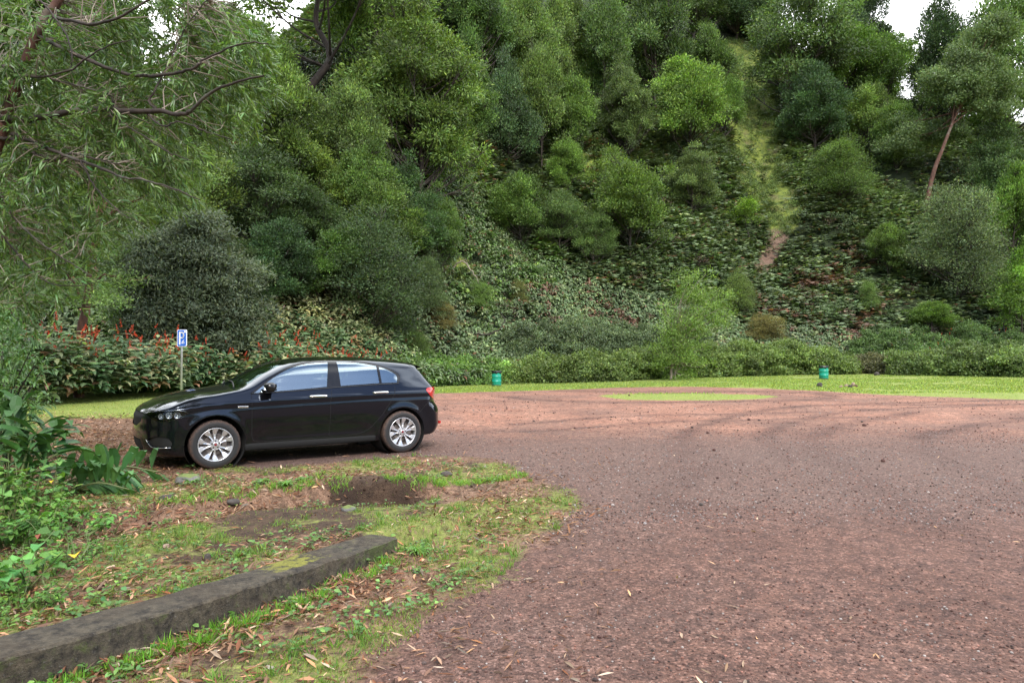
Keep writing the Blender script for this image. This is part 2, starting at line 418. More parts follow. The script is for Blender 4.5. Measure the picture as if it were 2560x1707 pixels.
def build_car(loc, rz):
    M = car_materials()
    P = car_surface(); nu, nv = P.shape[:2]
    root = empty('parked_car', loc, rz)
    tag(root, 'glossy black five-door hatchback with silver alloy wheels parked at the edge of the red gravel', 'car')
    bm = bmesh.new()
    vv = [[None]*nv for _ in range(nu)]
    for i in range(nu):
        for j in range(nv): vv[i][j] = bm.verts.new(P[i, j])
    for i in range(nu-1):
        for j in range(nv-1): bm.faces.new((vv[i][j], vv[i+1][j], vv[i+1][j+1], vv[i][j+1]))
    bmesh.ops.remove_doubles(bm, verts=bm.verts, dist=1e-4)
    S = (0, 2); Fq = (1, 2)
    side = lambda c: c.y > .45
    cut_poly(bm, ARCHF, S, side); cut_poly(bm, ARCHR, S, side)
    for pl in (DLO, GL1, GL2, GL3): cut_poly(bm, pl, S, lambda c: c.y > .4 and c.z > .9)
    for pl in (DOOR1, DOOR2): cut_poly(bm, pl, S, side)
    cut_poly(bm, HEAD, S, lambda c: c.y > .38 and c.x < -.25)
    cut_poly(bm, FOG, S, lambda c: c.y > .45 and c.x < -.4)
    cut_poly(bm, TAIL, S, lambda c: c.y > .45 and c.x > 2.9)
    cut_poly(bm, WSH, Fq, lambda c: .15 < c.x < 1.15 and c.z > .98)
    cut_poly(bm, RGL, Fq, lambda c: c.x > 2.9 and c.z > .98)
    cut_poly(bm, GRILLE, Fq, lambda c: c.x < -.6)
    cut_poly(bm, INTAKE, Fq, lambda c: c.x < -.6)
    cut_poly(bm, FBUMP, S, lambda c: c.x < -.15); cut_poly(bm, RBUMP, S, lambda c: c.x > 2.8)
    cut_poly(bm, [(.20, 1.0), (.30, .70), (.30, .4)], (0, 1), lambda c: False, False)
    reg = {}
    def region(c):
        s, y, z = c
        if y > .45 and (inpoly(s, z, ARCHF) or inpoly(s, z, ARCHR)): return None
        if y > .4 and z > .9:
            if inpoly(s, z, GL1): return 'g1'
            if inpoly(s, z, GL2): return 'g2'
            if inpoly(s, z, GL3): return 'g3'
            if inpoly(s, z, DLO): return 'frame'
        if .15 < s < 1.15 and z > .98 and inpoly(y, z, WSH): return 'ws'
        if s > 2.9 and z > .98 and inpoly(y, z, RGL): return 'rg'
        if y > .38 and s < -.25 and inpoly(s, z, HEAD): return 'head'
        if y > .45 and s > 2.9 and inpoly(s, z, TAIL): return 'tail'
        if y > .45 and s < -.4 and inpoly(s, z, FOG): return 'fog'
        if s < -.6 and (inpoly(y, z, GRILLE) or inpoly(y, z, INTAKE)): return 'grille'
        if y > .45 and inpoly(s, z, DOOR1): return 'd1'
        if y > .45 and inpoly(s, z, DOOR2): return 'd2'
        if s < -.15 and inpoly(s, z, FBUMP): return 'fb'
        if s > 2.8 and inpoly(s, z, RBUMP): return 'rb'
        if z > .74 and s < .28 and z > float(interp(np.array([s]), CREASE)[0])+.05 and y < .74: return 'hood'
        return 'shell'
    bmesh.ops.triangulate(bm, faces=[f for f in bm.faces if len(f.verts) > 4])
    for f in bm.faces:
        r = region(f.calc_center_median())
        if r: reg.setdefault(r, []).append([v.co[:] for v in f.verts])
    bm.free()
    def part(name, key, mat, parent, sides='both', off=0.0):
        key = key if isinstance(key, tuple) else (key,)
        fs = [f for k in key for f in reg.get(k, [])]
        if not fs: return None
        V = []; idx = {}; q = []; t = []
        for f in fs:
            ii = []
            for c in f:
                k = (round(c[0], 5), round(c[1], 5), round(c[2], 5))
                if k not in idx: idx[k] = len(V); V.append(c)
                ii.append(idx[k])
            (q if len(ii) == 4 else t).append(ii)
        V = np.array(V); N = nrm(V); V = V+N*off
        L0 = (q or t)[:400]; a = V[[x[0] for x in L0]]; b = V[[x[1] for x in L0]]; c = V[[x[2] for x in L0]]
        flip = bool((np.cross(b-a, c-a)*N[[x[0] for x in L0]]).sum() < 0)
        Vs, Qs, Ts, Ns = [], [], [], []; n = 0
        for sg in ((1, -1) if sides == 'both' else (sides,)):
            W = V*[1, sg, 1]; Vs.append(W); Ns.append(N*[1, sg, 1])
            for L, o in ((q, Qs), (t, Ts)):
                if L:
                    a = np.array(L)+n; o.append(a[:, ::-1] if (sg < 0) != flip else a)
            n += len(V)
        FF = [np.concatenate(o) for o in (Qs, Ts) if o]
        o = mk(name, np.concatenate(Vs), FF, mat, parent, smooth=True)
        nn = np.concatenate(Ns); nn /= np.linalg.norm(nn, axis=1)[:, None]+1e-9
        o.data.normals_split_custom_set_from_vertices([tuple(x) for x in nn])
        return o
    body = part('body', 'shell', M['paint'], root)
    part('bonnet', 'hood', M['paint'], root)
    fb = part('front_bumper', 'fb', M['paint'], root)
    for sg in (-1, 1): part('fog_lamp_recess', 'fog', M['plastic'], fb, sg, off=-.02)
    part('grille', 'grille', M['well'], root, off=-.012)
    rb = part('rear_bumper', 'rb', M['paint'], root)
    ws = part('windscreen', 'ws', M['wglass'], root)
    part('rear_window', 'rg', M['glass'], root)
    for sg in (-1, 1):
        fr = part('window_frame', 'frame', M['trim'], root, sg, off=-.004)
        d1 = part('front_door', 'd1', M['paint'], root, sg)
        part('window', 'g1', M['glass'], d1, sg, off=-.007)
        d2 = part('rear_door', 'd2', M['paint'], root, sg)
        part('window', 'g2', M['glass'], d2, sg, off=-.007)
        part('window', 'g3', M['glass'], d2, sg, off=-.007)
        # handles
        for d, (a, b, z) in ((d1, (1.205, 1.475, .893)), (d2, (2.145, 2.405, .916))):
            m = MB(); c = (a+b)/2; w = float(car_W(np.array([c]), np.array([z]))[0])
            pts = crom([(a, sg*(w-.004), z-.004), (a+.03, sg*(w+.022), z), (c, sg*(w+.034), z+.002), (b-.03, sg*(w+.022), z+.001), (b, sg*(w-.004), z-.003)], 6)
            V, F = tube(pts, 1.0, 10); 
            V2, F2 = [], F
            Pn = np.asarray(pts); k = 10
            for i in range(len(Pn)):
                rr = .0165*min(1, .55+2.2*min(i, len(Pn)-1-i)/len(Pn))
                for j in range(k):
                    aa = 2*PI*j/k
                    V2.append(Pn[i]+np.array([0, math.cos(aa)*rr*.6, math.sin(aa)*rr]))
            V2 += [Pn[0], Pn[-1]]
            m.add(np.array(V2), F2); h = m.build('handle', M['chrome'], d, True)
            m = MB(); bmn = bmesh.new(); bmesh.ops.create_uvsphere(bmn, u_segments=16, v_segments=8, radius=1)
            m.bm(bmn, Matrix.Translation((c-.01, sg*(w+.001), z-.004)) @ Matrix.Diagonal((.06, .006, .034, 1)))
            m.build('handle_recess', M['trim'], d, True)
        # side marker
        m = MB(); w = float(car_W(np.array([.33]), np.array([.788]))[0])
        m.box((.333, sg*(w+.003), .786), (.135, .012, .026), Matrix.Rotation(.03, 3, 'Y'), bev=.006); m.build('side_repeater', M['chrome'], body, True)
        # mirror
        m = MB(); bmn = bmesh.new(); bmesh.ops.create_cube(bmn, size=2)
        bmesh.ops.subdivide_edges(bmn, edges=bmn.edges[:], cuts=4, use_grid_fill=True)
        for v in bmn.verts:
            q = v.co.copy(); nn = (abs(q.x)**3.2+abs(q.y)**3.2+abs(q.z)**3.2)**(1/3.2); q /= nn
            q.z *= (1-.18*max(0, -q.y*sg)*1.0); q.x *= .9 if q.z < 0 else 1
            v.co = q
        m.bm(bmn, Matrix.Translation((.655, sg*.962, 1.04)) @ Matrix.Diagonal((.072, .105, .066, 1)))
        mr = m.build('wing_mirror', M['trim'], d1, True)
        m = MB(); m.tube([(.60, sg*.80, .985), (.61, sg*.86, .985), (.63, sg*.90, 1.0)], [.03, .022, .02], 8); m.build('mirror_arm', M['trim'], mr, True)
        m = MB(); m.add(np.array([(.725, sg*.875, .99), (.725, sg*1.045, .995), (.725, sg*1.045, 1.085), (.725, sg*.875, 1.085)]), np.array([[0, 1, 2, 3]])); m.build('mirror_glass', M['chrome'], mr)
        # lamps
        def onside(s, z, o=.003):
            lo, hi = .2, 1.0
            for _ in range(24):
                mid = (lo+hi)/2
                if car_f(np.array([s, mid, z])) > 0: lo = mid
                else: hi = mid
            return (s, sg*(lo+o), z)
        hl = part('headlight', 'head', M['lens'], root, sg)
        part('lamp_housing', 'head', M['trim'], hl, sg, off=-.075)
        for (hs, hz, r) in ((-.62, .700, .030), (-.535, .712, .037), (-.445, .712, .037)):
            m = MB(); c = onside(hs, hz, -.030)
            V, F = lathe([(.001, .010), (r*.45, .010), (r*.5, -.002), (r*.95, -.016), (r*1.1, -.016)], 20)
            V = V*[1, 1 if sg < 0 else -1, 1]; V = V@np.array(Matrix.Rotation(sg*.35, 3, 'Z')).T
            m.add(V+np.array(c), F); m.build('lamp_reflector', M['lamp_in'], hl, True)
        m = MB(); m.tube([onside(*q, -.010) for q in ((-.73, .752), (-.62, .768), (-.52, .774), (-.43, .775), (-.36, .757), (-.325, .735))], [.004, .006, .008, .009, .008, .004], 6)
        m.build('running_light', M['lamp_in'], hl, True)
        # chrome fog strip
        m = MB()
        m.tube([onside(*q) for q in ((-.775, .405), (-.75, .35), (-.715, .308), (-.62, .302), (-.52, .308))], .0045, 6)
        m.build('fog_lamp_trim', M['chrome'], fb, True)
        tl = part('tail_light', 'tail', M['red'], root, sg, off=.004)
        m = MB(); m.box((float(car_R(np.array([.60]), np.array([.405]))[0])-.030, sg*.60, .405), (.035, .16, .045), Matrix.Rotation(-sg*.38, 3, 'Z'), bev=.008); m.build('rear_reflector', M['red'], rb)
        # shut lines drawn as thin rubber gaps
        m = MB()
        for ln in (DOOR1[:10], DOOR2[4:13], [(-.305, .733), (-.25, .70), (-.20, .667)], [(3.115, .79), (3.0, .68), (2.91, .595)], [(2.83, 1.35), (2.905, 1.262)]):
            c = []
            for a, b in zip(ln[:-1], ln[1:]):
                for tt in np.linspace(0, 1, 5, endpoint=False): c.append((a[0]+(b[0]-a[0])*tt, a[1]+(b[1]-a[1])*tt))
            c.append(ln[-1]); pts = [onside(s, z, -.0005) for s, z in c]
            m.tube(pts, .0028, 5)
        # bonnet edge
        m.tube([(s, sg*yy, float(car_T(np.array([s]), np.array([yy]))[0])) for s, yy in ((.20, .745), (0, .74), (-.2, .72), (-.38, .685), (-.5, .65), (-.62, .58), (-.72, .47))], .003, 5)
        m.build('shut_line', M['well'], body)
        m = MB()
        belt = [onside(s, z, .002) for s, z in [(.44, .955), (.7, .963), (1.0, .975), (1.3, .99), (1.6, 1.008), (2.0, 1.024), (2.3, 1.036), (2.6, 1.042)]]
        m.tube(belt, .006, 6); m.build('window_seal', M['plastic'], fr, True)
        # rocker plate
        m = MB()
        pl = [onside(s, .255, .006) for s in np.linspace(.365, 2.2, 12)]
        for (s, y, z) in pl: pass
        V = []; 
        for (s, y, z) in pl: V += [(s, y, .296), (s, y+sg*.006, .285), (s, y+sg*.004, .215), (s, y-sg*.04, .20)]
        F = [[4*i+j, 4*i+j+1, 4*i+j+5, 4*i+j+4] for i in range(len(pl)-1) for j in range(3)]
        m.add(V, np.array(F)); m.build('sill_panel', M['well'], body, True)
        # wheel wells
        for cx, rr in ((0, .375), (2.63, .365)):
            m = MB()
            V, F = lathe([(rr, .40), (rr, .882-(.01))], 40); V = V*[1, sg, 1]+[cx, 0, .317]
            m.add(V, F)
            V, F = lathe([(.001, .40), (rr, .40)], 40); m.add(V*[1, sg, 1]+[cx, 0, .317], F)
            m.build('wheel_well', M['well'], body)
    # underside tray
    m = MB(); m.box((1.3, 0, .24), (3.7, 1.2, .06)); m.build('underbody', M['well'], body)
    # roof spoiler lip, wipers, aerial, number plate, exhaust
    m = MB()
    V = []
    for y in np.linspace(-.52, .52, 13):
        k = .07*(y/.6)**2
        zt = 1.345-.15*y*y
        V += [(2.93-k*.5, y, zt+.014-.0), (3.06-k, y, zt+.006), (3.155-k, y, zt-.022), (3.15-k, y, zt-.034), (3.03-k, y, zt-.042)]
    F = [[5*i+j, 5*i+j+1, 5*i+j+6, 5*i+j+5] for i in range(12) for j in range(4)]
    m.add(V, np.array(F)); sp = m.build('roof_spoiler', M['paint'], root, True)
    m = MB()
    for y0, y1 in ((-.62, .02), (-.02, .56)):
        pts = []
        for tt in np.linspace(0, 1, 8):
            y = y0+(y1-y0)*tt; s = .235+.05*abs(y)+.10*math.sin(tt*PI*.5)
            pts.append((s, y, float(car_T(np.array([s]), np.array([abs(y)]))[0])+.016))
        m.tube(pts, .009, 6)
    m.build('wiper', M['plastic'], ws)
    m = MB(); m.tube([(2.62, 0, 1.40), (2.70, 0, 1.47), (2.80, 0, 1.50)], [.01, .005, .004], 6); m.build('aerial', M['plastic'], root)
    # seats and wheel inside
    for sx in (.95, 1.95):
        for y in ((-.37, .37) if sx < 1.5 else (-.40, 0, .40)):
            m = MB()
            m.box((sx, y, .55), (.50, .48 if sx < 1.5 else .42, .16), bev=.05)
            m.box((sx+.28, y, .82), (.13, .46 if sx < 1.5 else .42, .56), Matrix.Rotation(.22, 3, 'Y'), bev=.05)
            m.box((sx+.37, y, 1.13), (.09, .25, .17), Matrix.Rotation(.15, 3, 'Y'), bev=.035)
            m.build('seat', M['seat'], root, True)
    m = MB(); m.box((.40, 0, .90), (.42, 1.30, .14), bev=.05); m.build('dashboard', M['seat'], root, True)
    a = np.linspace(0, 2*PI, 25)
    m = MB(); m.tube([(.72+.06*math.sin(t), -.37+.18*math.cos(t), .93+.17*math.sin(t)) for t in a], .014, 8); m.build('steering_wheel', M['plastic'], root, True)
    # ---- wheels
    def wheel_meshes():
        tyre = lathe([(.205, -.06), (.215, -.10), (.24, -.112), (.275, -.108), (.300, -.097), (.312, -.08), (.3165, -.05), (.3165, .05), (.312, .08), (.300, .097), (.275, .108), (.24, .112), (.215, .10), (.205, .06)], 56)
        T, TF = tyre; T = T.copy()
        rr = np.hypot(T[:, 0], T[:, 2]); an = np.arctan2(T[:, 2], T[:, 0])
        sq = (rr > .30)*(np.arange(len(T)) % 2)*.003
        T[:, 0] *= (1-sq/rr); T[:, 2] *= (1-sq/rr)
        tm = meshdata('tyre', T, TF, M['rubber'], smooth=True)
        # rim, outward is -Y
        b = lathe([(.195, .08), (.196, -.06), (.203, -.085), (.2175, -.098), (.2175, -.104), (.209, -.106), (.204, -.097)], 64)
        rimm = meshdata('rim', b[0], b[1], M['alloy'], smooth=True)
        # spokes
        m = MB()
        for i in range(10):
            pair = i//2; a0 = R(90+18)+pair*R(72)+(R(17.0) if i % 2 else R(-17.0))
            sgn = 1 if i % 2 else -1
            prof = [(.048, .013, -.088), (.075, .0125, -.088), (.105, .0135, -.083), (.135, .018, -.084), (.155, .0255, -.088), (.178, .0325, -.094), (.206, .036, -.100)]
            V = []
            for k, (r, w, y) in enumerate(prof):
                lean = sgn*R(-3.5)*(1-(r-.048)/.16)*2.0
                ca, sa = math.cos(a0+lean), math.sin(a0+lean)
                rad = np.array([ca, 0, sa]); tan = np.array([-sa, 0, ca])
                for (tw, dy) in ((-1, .004), (-.80, -.001), (0, .003 if k < 4 else -.001), (.80, -.001), (1, .004), (.75, .030), (-.75, .030)):
                    V.append(rad*r+tan*w*tw+np.array([0, y+dy, 0]))
            n = 7; F = []
            for k in range(len(prof)-1):
                for j in range(n): F.append([k*n+j, k*n+(j+1) % n, (k+1)*n+(j+1) % n, (k+1)*n+j])
            m.add(V, np.array(F))
        hub = lathe([(.001, -.094), (.028, -.094), (.034, -.090), (.060, -.088), (.068, -.080), (.07, -.04)], 30); m.add(*hub)
        q = [f for f in m.F]
        spm = meshdata('spoke', np.concatenate(m.V), [np.concatenate(q)], M['alloy'], smooth=False)
        m = MB()
        for i in range(5):
            a0 = R(90)+i*R(72)
            V, F = lathe([(.001, -.0915), (.009, -.0915), (.010, -.088), (.010, -.07)], 10); m.add(V+[.046*math.cos(a0), -.0005, .046*math.sin(a0)], F)
        boltm = meshdata('bolt', np.concatenate(m.V), [np.concatenate(m.F)], M['well'])
        V, F = lathe([(.001, -.098), (.012, -.098), (.016, -.0965), (.018, -.092)], 20); capm = meshdata('centre_cap', V, F, M['redcap'], smooth=True)
        m = MB(); V, F = lathe([(.001, -.045), (.13, -.045), (.14, -.043), (.14, -.03), (.001, -.03)], 40); m.add(V, F)
        V, F = lathe([(.001, -.02), (.194, -.02)], 40); m.add(V, F)
        m.box((.11, -.06, .03), (.06, .04, .12), bev=.01)
        dm = meshdata('brake_disc', np.concatenate(m.V), [np.concatenate([f for f in m.F if f.shape[1] == 4])], M['disc'])
        return tm, rimm, spm, boltm, capm, dm
    W = wheel_meshes()
    for (cx, sg, rot) in ((0, -1, 0), (2.63, -1, R(8)), (0, 1, R(20)), (2.63, 1, R(50))):
        tm, rimm, spm, boltm, capm, dm = W
        w = bpy.data.objects.new('wheel', tm); 
        w.data = tm; COL.objects.link(w); w.parent = root
        w.location = (cx, sg*.785, .3135); w.rotation_euler = (0, rot, 0 if sg < 0 else PI)
        for nm, me in (('rim', rimm), ('spoke', spm), ('bolt', boltm), ('centre_cap', capm), ('brake_disc', dm)):
            c = bpy.data.objects.new(nm, me); COL.objects.link(c); c.parent = w
    return root
# ================================================================== terrain
CURB = np.array([(-.86, 5.16), (-1.375, 4.10), (-1.70, 3.62), (-1.99, 3.24), (-2.40, 2.72), (-3.1, 1.9)])
DITCH = np.array([(-4.6, 5.6), (-3.7, 6.15), (-2.75, 6.85), (-1.86, 7.32), (-1.25, 7.40), (-.75, 7.5), (-.2, 7.9), (.3, 8.3)])
def seg_dist(x, y, P):
    d = np.full(np.shape(x), 1e9); sgn = np.zeros(np.shape(x)); tt = np.zeros(np.shape(x))
    for i in range(len(P)-1):
        ax, ay = P[i]; ex, ey = P[i+1][0]-ax, P[i+1][1]-ay
        t = np.clip(((x-ax)*ex+(y-ay)*ey)/(ex*ex+ey*ey), 0, 1)
        q = np.hypot(x-ax-t*ex, y-ay-t*ey); c = (ex*(y-ay)-ey*(x-ax))
        m = q < d; d = np.where(m, q, d); sgn = np.where(m, np.sign(c), sgn); tt = np.where(m, (i+t)/(len(P)-1), tt)
    return d, sgn, tt
TOE = [(-200, 26), (-60, 24), (-30, 25), (-16, 27), (-9, 31), (-4, 40), (1, 46), (8, 51), (16, 53), (30, 56), (60, 58), (120, 60), (250, 70)]
CREST = [(-300, 9), (-80, 11), (-45, 15), (-30, 22), (-22, 38), (-14, 60), (0, 90), (20, 100), (40, 98), (52, 70), (58, 56), (66, 42), (85, 36), (120, 32), (300, 40)]
def H(x, y):
    x = np.asarray(x, float); y = np.asarray(y, float)
    toe = np.interp(x, *zip(*TOE)); d = y-toe
    s = np.where(d < 0, 0, np.where(d < 9, .052*d*d, .052*81+.936*(d-9)))
    c = np.interp(x, *zip(*CREST)); k = 5.
    m = -k*np.log(np.exp(-s/k)+np.exp(-c/k))+k*np.log(1+np.exp(-c/k))
    hill = m
    amt = sstep(2, 18, d)
    hill = hill+amt*(2.6*fbm(x*.055, y*.055, 0, 3, 5)+1.0*fbm(x*.2, y*.2, 0, 3, 9))
    # gully (right of centre)
    gx = np.interp(y, [50, 58, 70, 85, 110, 130], [17.5, 20, 26, 32, 40, 47])
    hill = hill-amt*2.2*np.exp(-((x-gx)/3.0)**2)
    # gentle lie of the flat
    flat = -.42*np.exp(-(((x+2)/10.)**2+((y-40)/11.)**2)) - .16*np.exp(-(((x-14)/12.)**2+((y-46)/9.)**2))
    flat = flat+.02*fbm(x*.35, y*.35, 0, 3, 3)*sstep(6, 14, y)
    # behind the camera a wooded bank
    back = np.maximum(0, -y-26)*.55; back = 11*(1-np.exp(-back/11))
    # verge relief
    g = 0
    near = (y < 14) & (y > 0) & (np.abs(x) < 9)
    if np.any(near):
        dc, sc_, tc_ = seg_dist(x, y, CURB)
        bk = (sc_ < 0)   # far side of the kerb
        g = g+np.where(bk, .10*sstep(.12, .30, dc)*np.exp(-np.maximum(0, dc-.3)/.7), 0)*(y < 7)
        dd, sd, td = seg_dist(x, y, DITCH)
        far = sd > 0
        wd = np.where(far, .085+.06*fbm(x*2.6, y*2.6, 0, 3, 4), .42+.16*fbm(x*1.9, y*1.9, 0, 2, 6))
        dep = np.interp(td, [0, .12, .3, .40, .50, .62, .74, 1], [.16, .18, .08, .08, .36, .16, .03, .0])
        g = g-dep*np.exp(-(dd/wd)**2)
        g = g+dep*.35*fbm(x*5, y*5, 0, 3, 12)*np.exp(-(dd/.4)**2)
        g = g+.11*np.exp(-((dd-.28)/.22)**2)*far*np.interp(td, [0, .3, .42, .66, .8], [0, .6, 1, 1, 0])
        rough = poly_sd(x, y, GRAVEL) if np.ndim(x) else 0
        g = g+(.022*fbm(x*2.3, y*2.3, 0, 3, 21)+.010*fbm(x*9, y*9, 0, 2, 22))*sstep(.3, -.3, rough)*(y < 12)
    lot = (y > 2) & (y < 30) & (x > -3) & (np.abs(x) < 30)
    g = g+np.where(lot, .012*fbm(x*1.1, y*1.1, 0, 3, 23)+.006*fbm(x*4, y*4, 0, 2, 24), 0)
    return hill+flat+back+g
def _g(x, y): return gp(x*DS, y*DS)[..., :2]
GRAVEL = [tuple(_g(a, b)) for a, b in ((1000, 896), (1130, 889), (1400, 880), (1600, 883), (1850, 895), (2100, 909), (2352, 917))]
GRAVEL += [(30, 19), (60, 12), (60, -12), (-1.3, -12), (-1.25, 1.2)]
GRAVEL += [tuple(_g(a, b)) for a, b in ((800, 1568), (900, 1480), (1040, 1390), (1150, 1310), (1235, 1235), (1330, 1165), (1300, 1122), (1195, 1090), (1140, 1052), (1000, 1048), (850, 1054), (600, 1076), (420, 1066), (400, 1020), (640, 955), (860, 925))]
ISLAND = [(6.1+3.0*math.cos(a)*(1+.10*math.sin(3*a+1)), 24.3+2.3*math.sin(a)*(1+.08*math.cos(2*a))) for a in np.linspace(0, 2*PI, 28, endpoint=False)]
LITTERP = [tuple(_g(a, b)) for a, b in ((90, 952), (330, 955), (420, 985), (440, 1060), (560, 1090), (300, 1110), (150, 1080), (60, 1000))]
def hitg(u, v, tmin=2.0, tmax=260, disp=True, lift=0.0):
    if disp: u, v = u*DS, v*DS
    r = ray(u, v); Y = np.arange(tmin, tmax, .1); P = np.array([0, 0, HCAM])+r[None]*(Y/r[1])[:, None]
    h = H(P[:, 0], P[:, 1])+lift
    k = np.nonzero(P[:, 2] < h)[0]
    if not len(k): return None
    return P[k[0]]

# ---- ground material
def ground_material():
    t = NT('ground_cover'); p = t.pos()
    grav, grass, litter, red, hill, bare = [t.attr(k) for k in ('grav', 'grass', 'litter', 'red', 'hill', 'bare')]
    n1 = t.noise(.9, 6, p, .6); n2 = t.noise(7, 6, p, .65); n3 = t.noise(38, 4, p, .7)
    # gravel
    base = t.mix(red, (.114, .062, .046), (.31, .150, .098))
    base = t.mix(t.ramp(n1, [(.35, 0.0), (.68, .75)]), base, t.mix(red, (.172, .098, .074), (.41, .235, .165)))
    base = t.mix(t.ramp(n2, [(.42, 0.0), (.62, .65)]), base, (.060, .036, .031))
    base = t.mix(t.ramp(t.noise(.33, 5, p, .6, dist=.8), [(.46, 0.0), (.62, .55)]), base, (.120, .078, .064))
    vo = t.n('ShaderNodeTexVoronoi'); vo.inputs['Scale'].default_value = 75; t.L.new(p, vo.inputs['Vector'])
    v2 = t.n('ShaderNodeTexVoronoi'); v2.inputs['Scale'].default_value = 26; t.L.new(p, v2.inputs['Vector'])
    sx = t.n('ShaderNodeSeparateColor'); t.L.new(vo.outputs['Color'], sx.inputs[0])
    s2 = t.n('ShaderNodeSeparateColor'); t.L.new(v2.outputs['Color'], s2.inputs[0])
    cell = t.ramp(sx.outputs[0], [(0, (.42, .40, .40)), (.5, (.95, .92, .92)), (.84, (1.25, 1.15, 1.12)), (1, (2.2, 2.25, 2.3))])
    base = t.mix(t.math('MULTIPLY', t.attr('grey'), t.ramp(t.noise(2.1, 6, p, .7), [(.25, .45), (.6, 1.0)])), base, (.125, .084, .069))
    base = t.mix(t.math('MULTIPLY', t.attr('dark'), t.ramp(t.noise(5, 5, p, .7), [(.25, .35), (.6, 1.0)])), base, (.062, .036, .030))
    base = t.mix(.85, base, cell, 'MULTIPLY')
    cell2 = t.ramp(s2.outputs[1], [(0, (.55, .55, .55)), (.12, (.9, .9, .9)), (.9, (1.05, 1.05, 1.05)), (1, (1.7, 1.7, 1.7))])
    base = t.mix(.6, base, cell2, 'MULTIPLY')
    # grass / moss
    gn = t.noise(14, 5, p, .7); gn2 = t.noise(1.1, 4, p, .6)
    gcol = t.mix(t.ramp(gn, [(.3, 0.0), (.7, 1.0)]), (.12, .165, .035), (.26, .31, .070))
    gcol = t.mix(t.ramp(gn2, [(.45, 0.0), (.75, .6)]), gcol, (.28, .28, .075))
    sp = t.n('ShaderNodeSeparateXYZ'); t.L.new(p, sp.inputs[0])
    verge = t.math('SUBTRACT', 1.0, t.math('DIVIDE', t.math('SUBTRACT', sp.outputs[1], 12.0), 4.0, True), True)
    vcol = t.mix(t.ramp(gn, [(.35, 0.0), (.65, 1.0)]), (.085, .098, .026), (.22, .25, .060))
    vcol = t.mix(t.ramp(t.noise(30, 4, p, .7), [(.5, 0.0), (.66, .7)]), vcol, (.19, .125, .075))
    gcol = t.mix(verge, gcol, vcol)
    # soil
    soil = t.mix(t.ramp(n2, [(.3, 0.0), (.7, 1.0)]), (.020, .012, .008), (.080, .048, .030))
    soil = t.mix(t.ramp(n3, [(.45, 0.0), (.7, .6)]), soil, (.13, .085, .052))
    lit = t.mix(t.ramp(t.noise(24, 5, p, .7, dist=1.5), [(.35, 0.0), (.65, 1.0)]), (.070, .034, .020), (.30, .185, .120))
    br = t.math('SUBTRACT', t.noise(3.2, 6, p, .7), .5)
    br2 = t.math('SUBTRACT', t.noise(16, 4, p, .7), .5)
    jit = t.math('ADD', t.math('MULTIPLY', br, 1.1), t.math('MULTIPLY', br2, .9))
    def edge(a, w=.12):
        return t.ramp(t.math('ADD', a, jit), [(.5-w, 0.0), (.5+w, 1.0)])
    c = t.mix(edge(litter), soil, lit)
    c = t.mix(edge(grass), c, gcol)
    c = t.mix(edge(grav, .10), c, base)
    # hillside ground: dark mould, moss streaks, bare earth
    hc = t.mix(t.ramp(t.noise(.7, 6, p, .7), [(.35, 0.0), (.7, 1.0)]), (.012, .020, .008), (.036, .048, .018))
    moss = t.mix(t.ramp(t.noise(1.6, 6, p, .75), [(.36, 0.0), (.64, 1.0)]), (.060, .095, .024), (.20, .235, .040))
    moss = t.mix(t.ramp(t.noise(.45, 5, p, .7), [(.5, 0.0), (.68, .8)]), moss, (.12, .10, .050))
    hc = t.mix(t.ramp(t.math('ADD', grass, t.math('MULTIPLY', br, .8)), [(.4, 0.0), (.6, 1.0)]), hc, moss)
    ear = t.mix(t.ramp(t.noise(2.5, 6, p, .7), [(.35, 0.0), (.65, 1.0)]), (.10, .060, .042), (.22, .145, .105))
    hc = t.mix(t.ramp(t.math('ADD', bare, t.math('MULTIPLY', br, .7)), [(.4, 0.0), (.6, 1.0)]), hc, ear)
    c = t.mix(t.math('MULTIPLY', bare, t.math('SUBTRACT', 1.0, hill)), c, t.mix(n3, (.010, .006, .004), (.045, .027, .018)))
    c = t.mix(hill, c, hc)
    hgt = t.math('ADD', t.math('MULTIPLY', vo.outputs['Distance'], -.6), t.math('ADD', t.math('MULTIPLY', n3, .7), t.math('MULTIPLY', v2.outputs['Distance'], -.5)))
    return t.out(t.bsdf(c, .88, 0, t.bump(hgt, .9, .012), Specular_IOR_Level=.25))
GM = ground_material()
def axis(lo, hi, a, b, st, gr, mx, fine):
    v = list(np.arange(a, b, st)); s = st; x = v[-1]
    while x < hi: s = min(s*gr, mx if x > fine else .22); x += s; v.append(x)
    s = st; x = v[0]; L = []
    while x > lo: s = min(s*gr, mx); x -= s; L.append(x)
    return np.array(L[::-1]+v)
GX = axis(-260, 300, -5.2, 1.4, .045, 1.06, 3.5, 22); GY = axis(-120, 260, 2.6, 9.0, .045, 1.05, 2.5, 31)
X, Yg = np.meshgrid(GX, GY, indexing='ij')
Z = H(X, Yg)
GULLY = [(1660, 95), (1745, 100), (1780, 230), (1790, 320), (1815, 400), (1845, 470), (1830, 530), (1775, 545), (1735, 480), (1690, 400), (1675, 300), (1680, 200)]
def hpoly(L):
    o = []
    for a, b in L:
        q = hitg(a, b, 20)
        if q is not None: o.append((q[0], q[1]))
    return o
HG = hpoly(GULLY)
HG2 = [hpoly(q) for q in ([(1010, 600), (1060, 590), (1130, 620), (1120, 640), (1030, 640)], [(1060, 200), (1110, 210), (1130, 290), (1100, 340), (1070, 290)], [(1330, 340), (1370, 350), (1375, 400), (1340, 400)])]
HB = [hpoly(q) for q in ([(1770, 515), (1825, 515), (1800, 570), (1750, 650), (1730, 610)], [(880, 90), (960, 100), (950, 170), (880, 160)])]
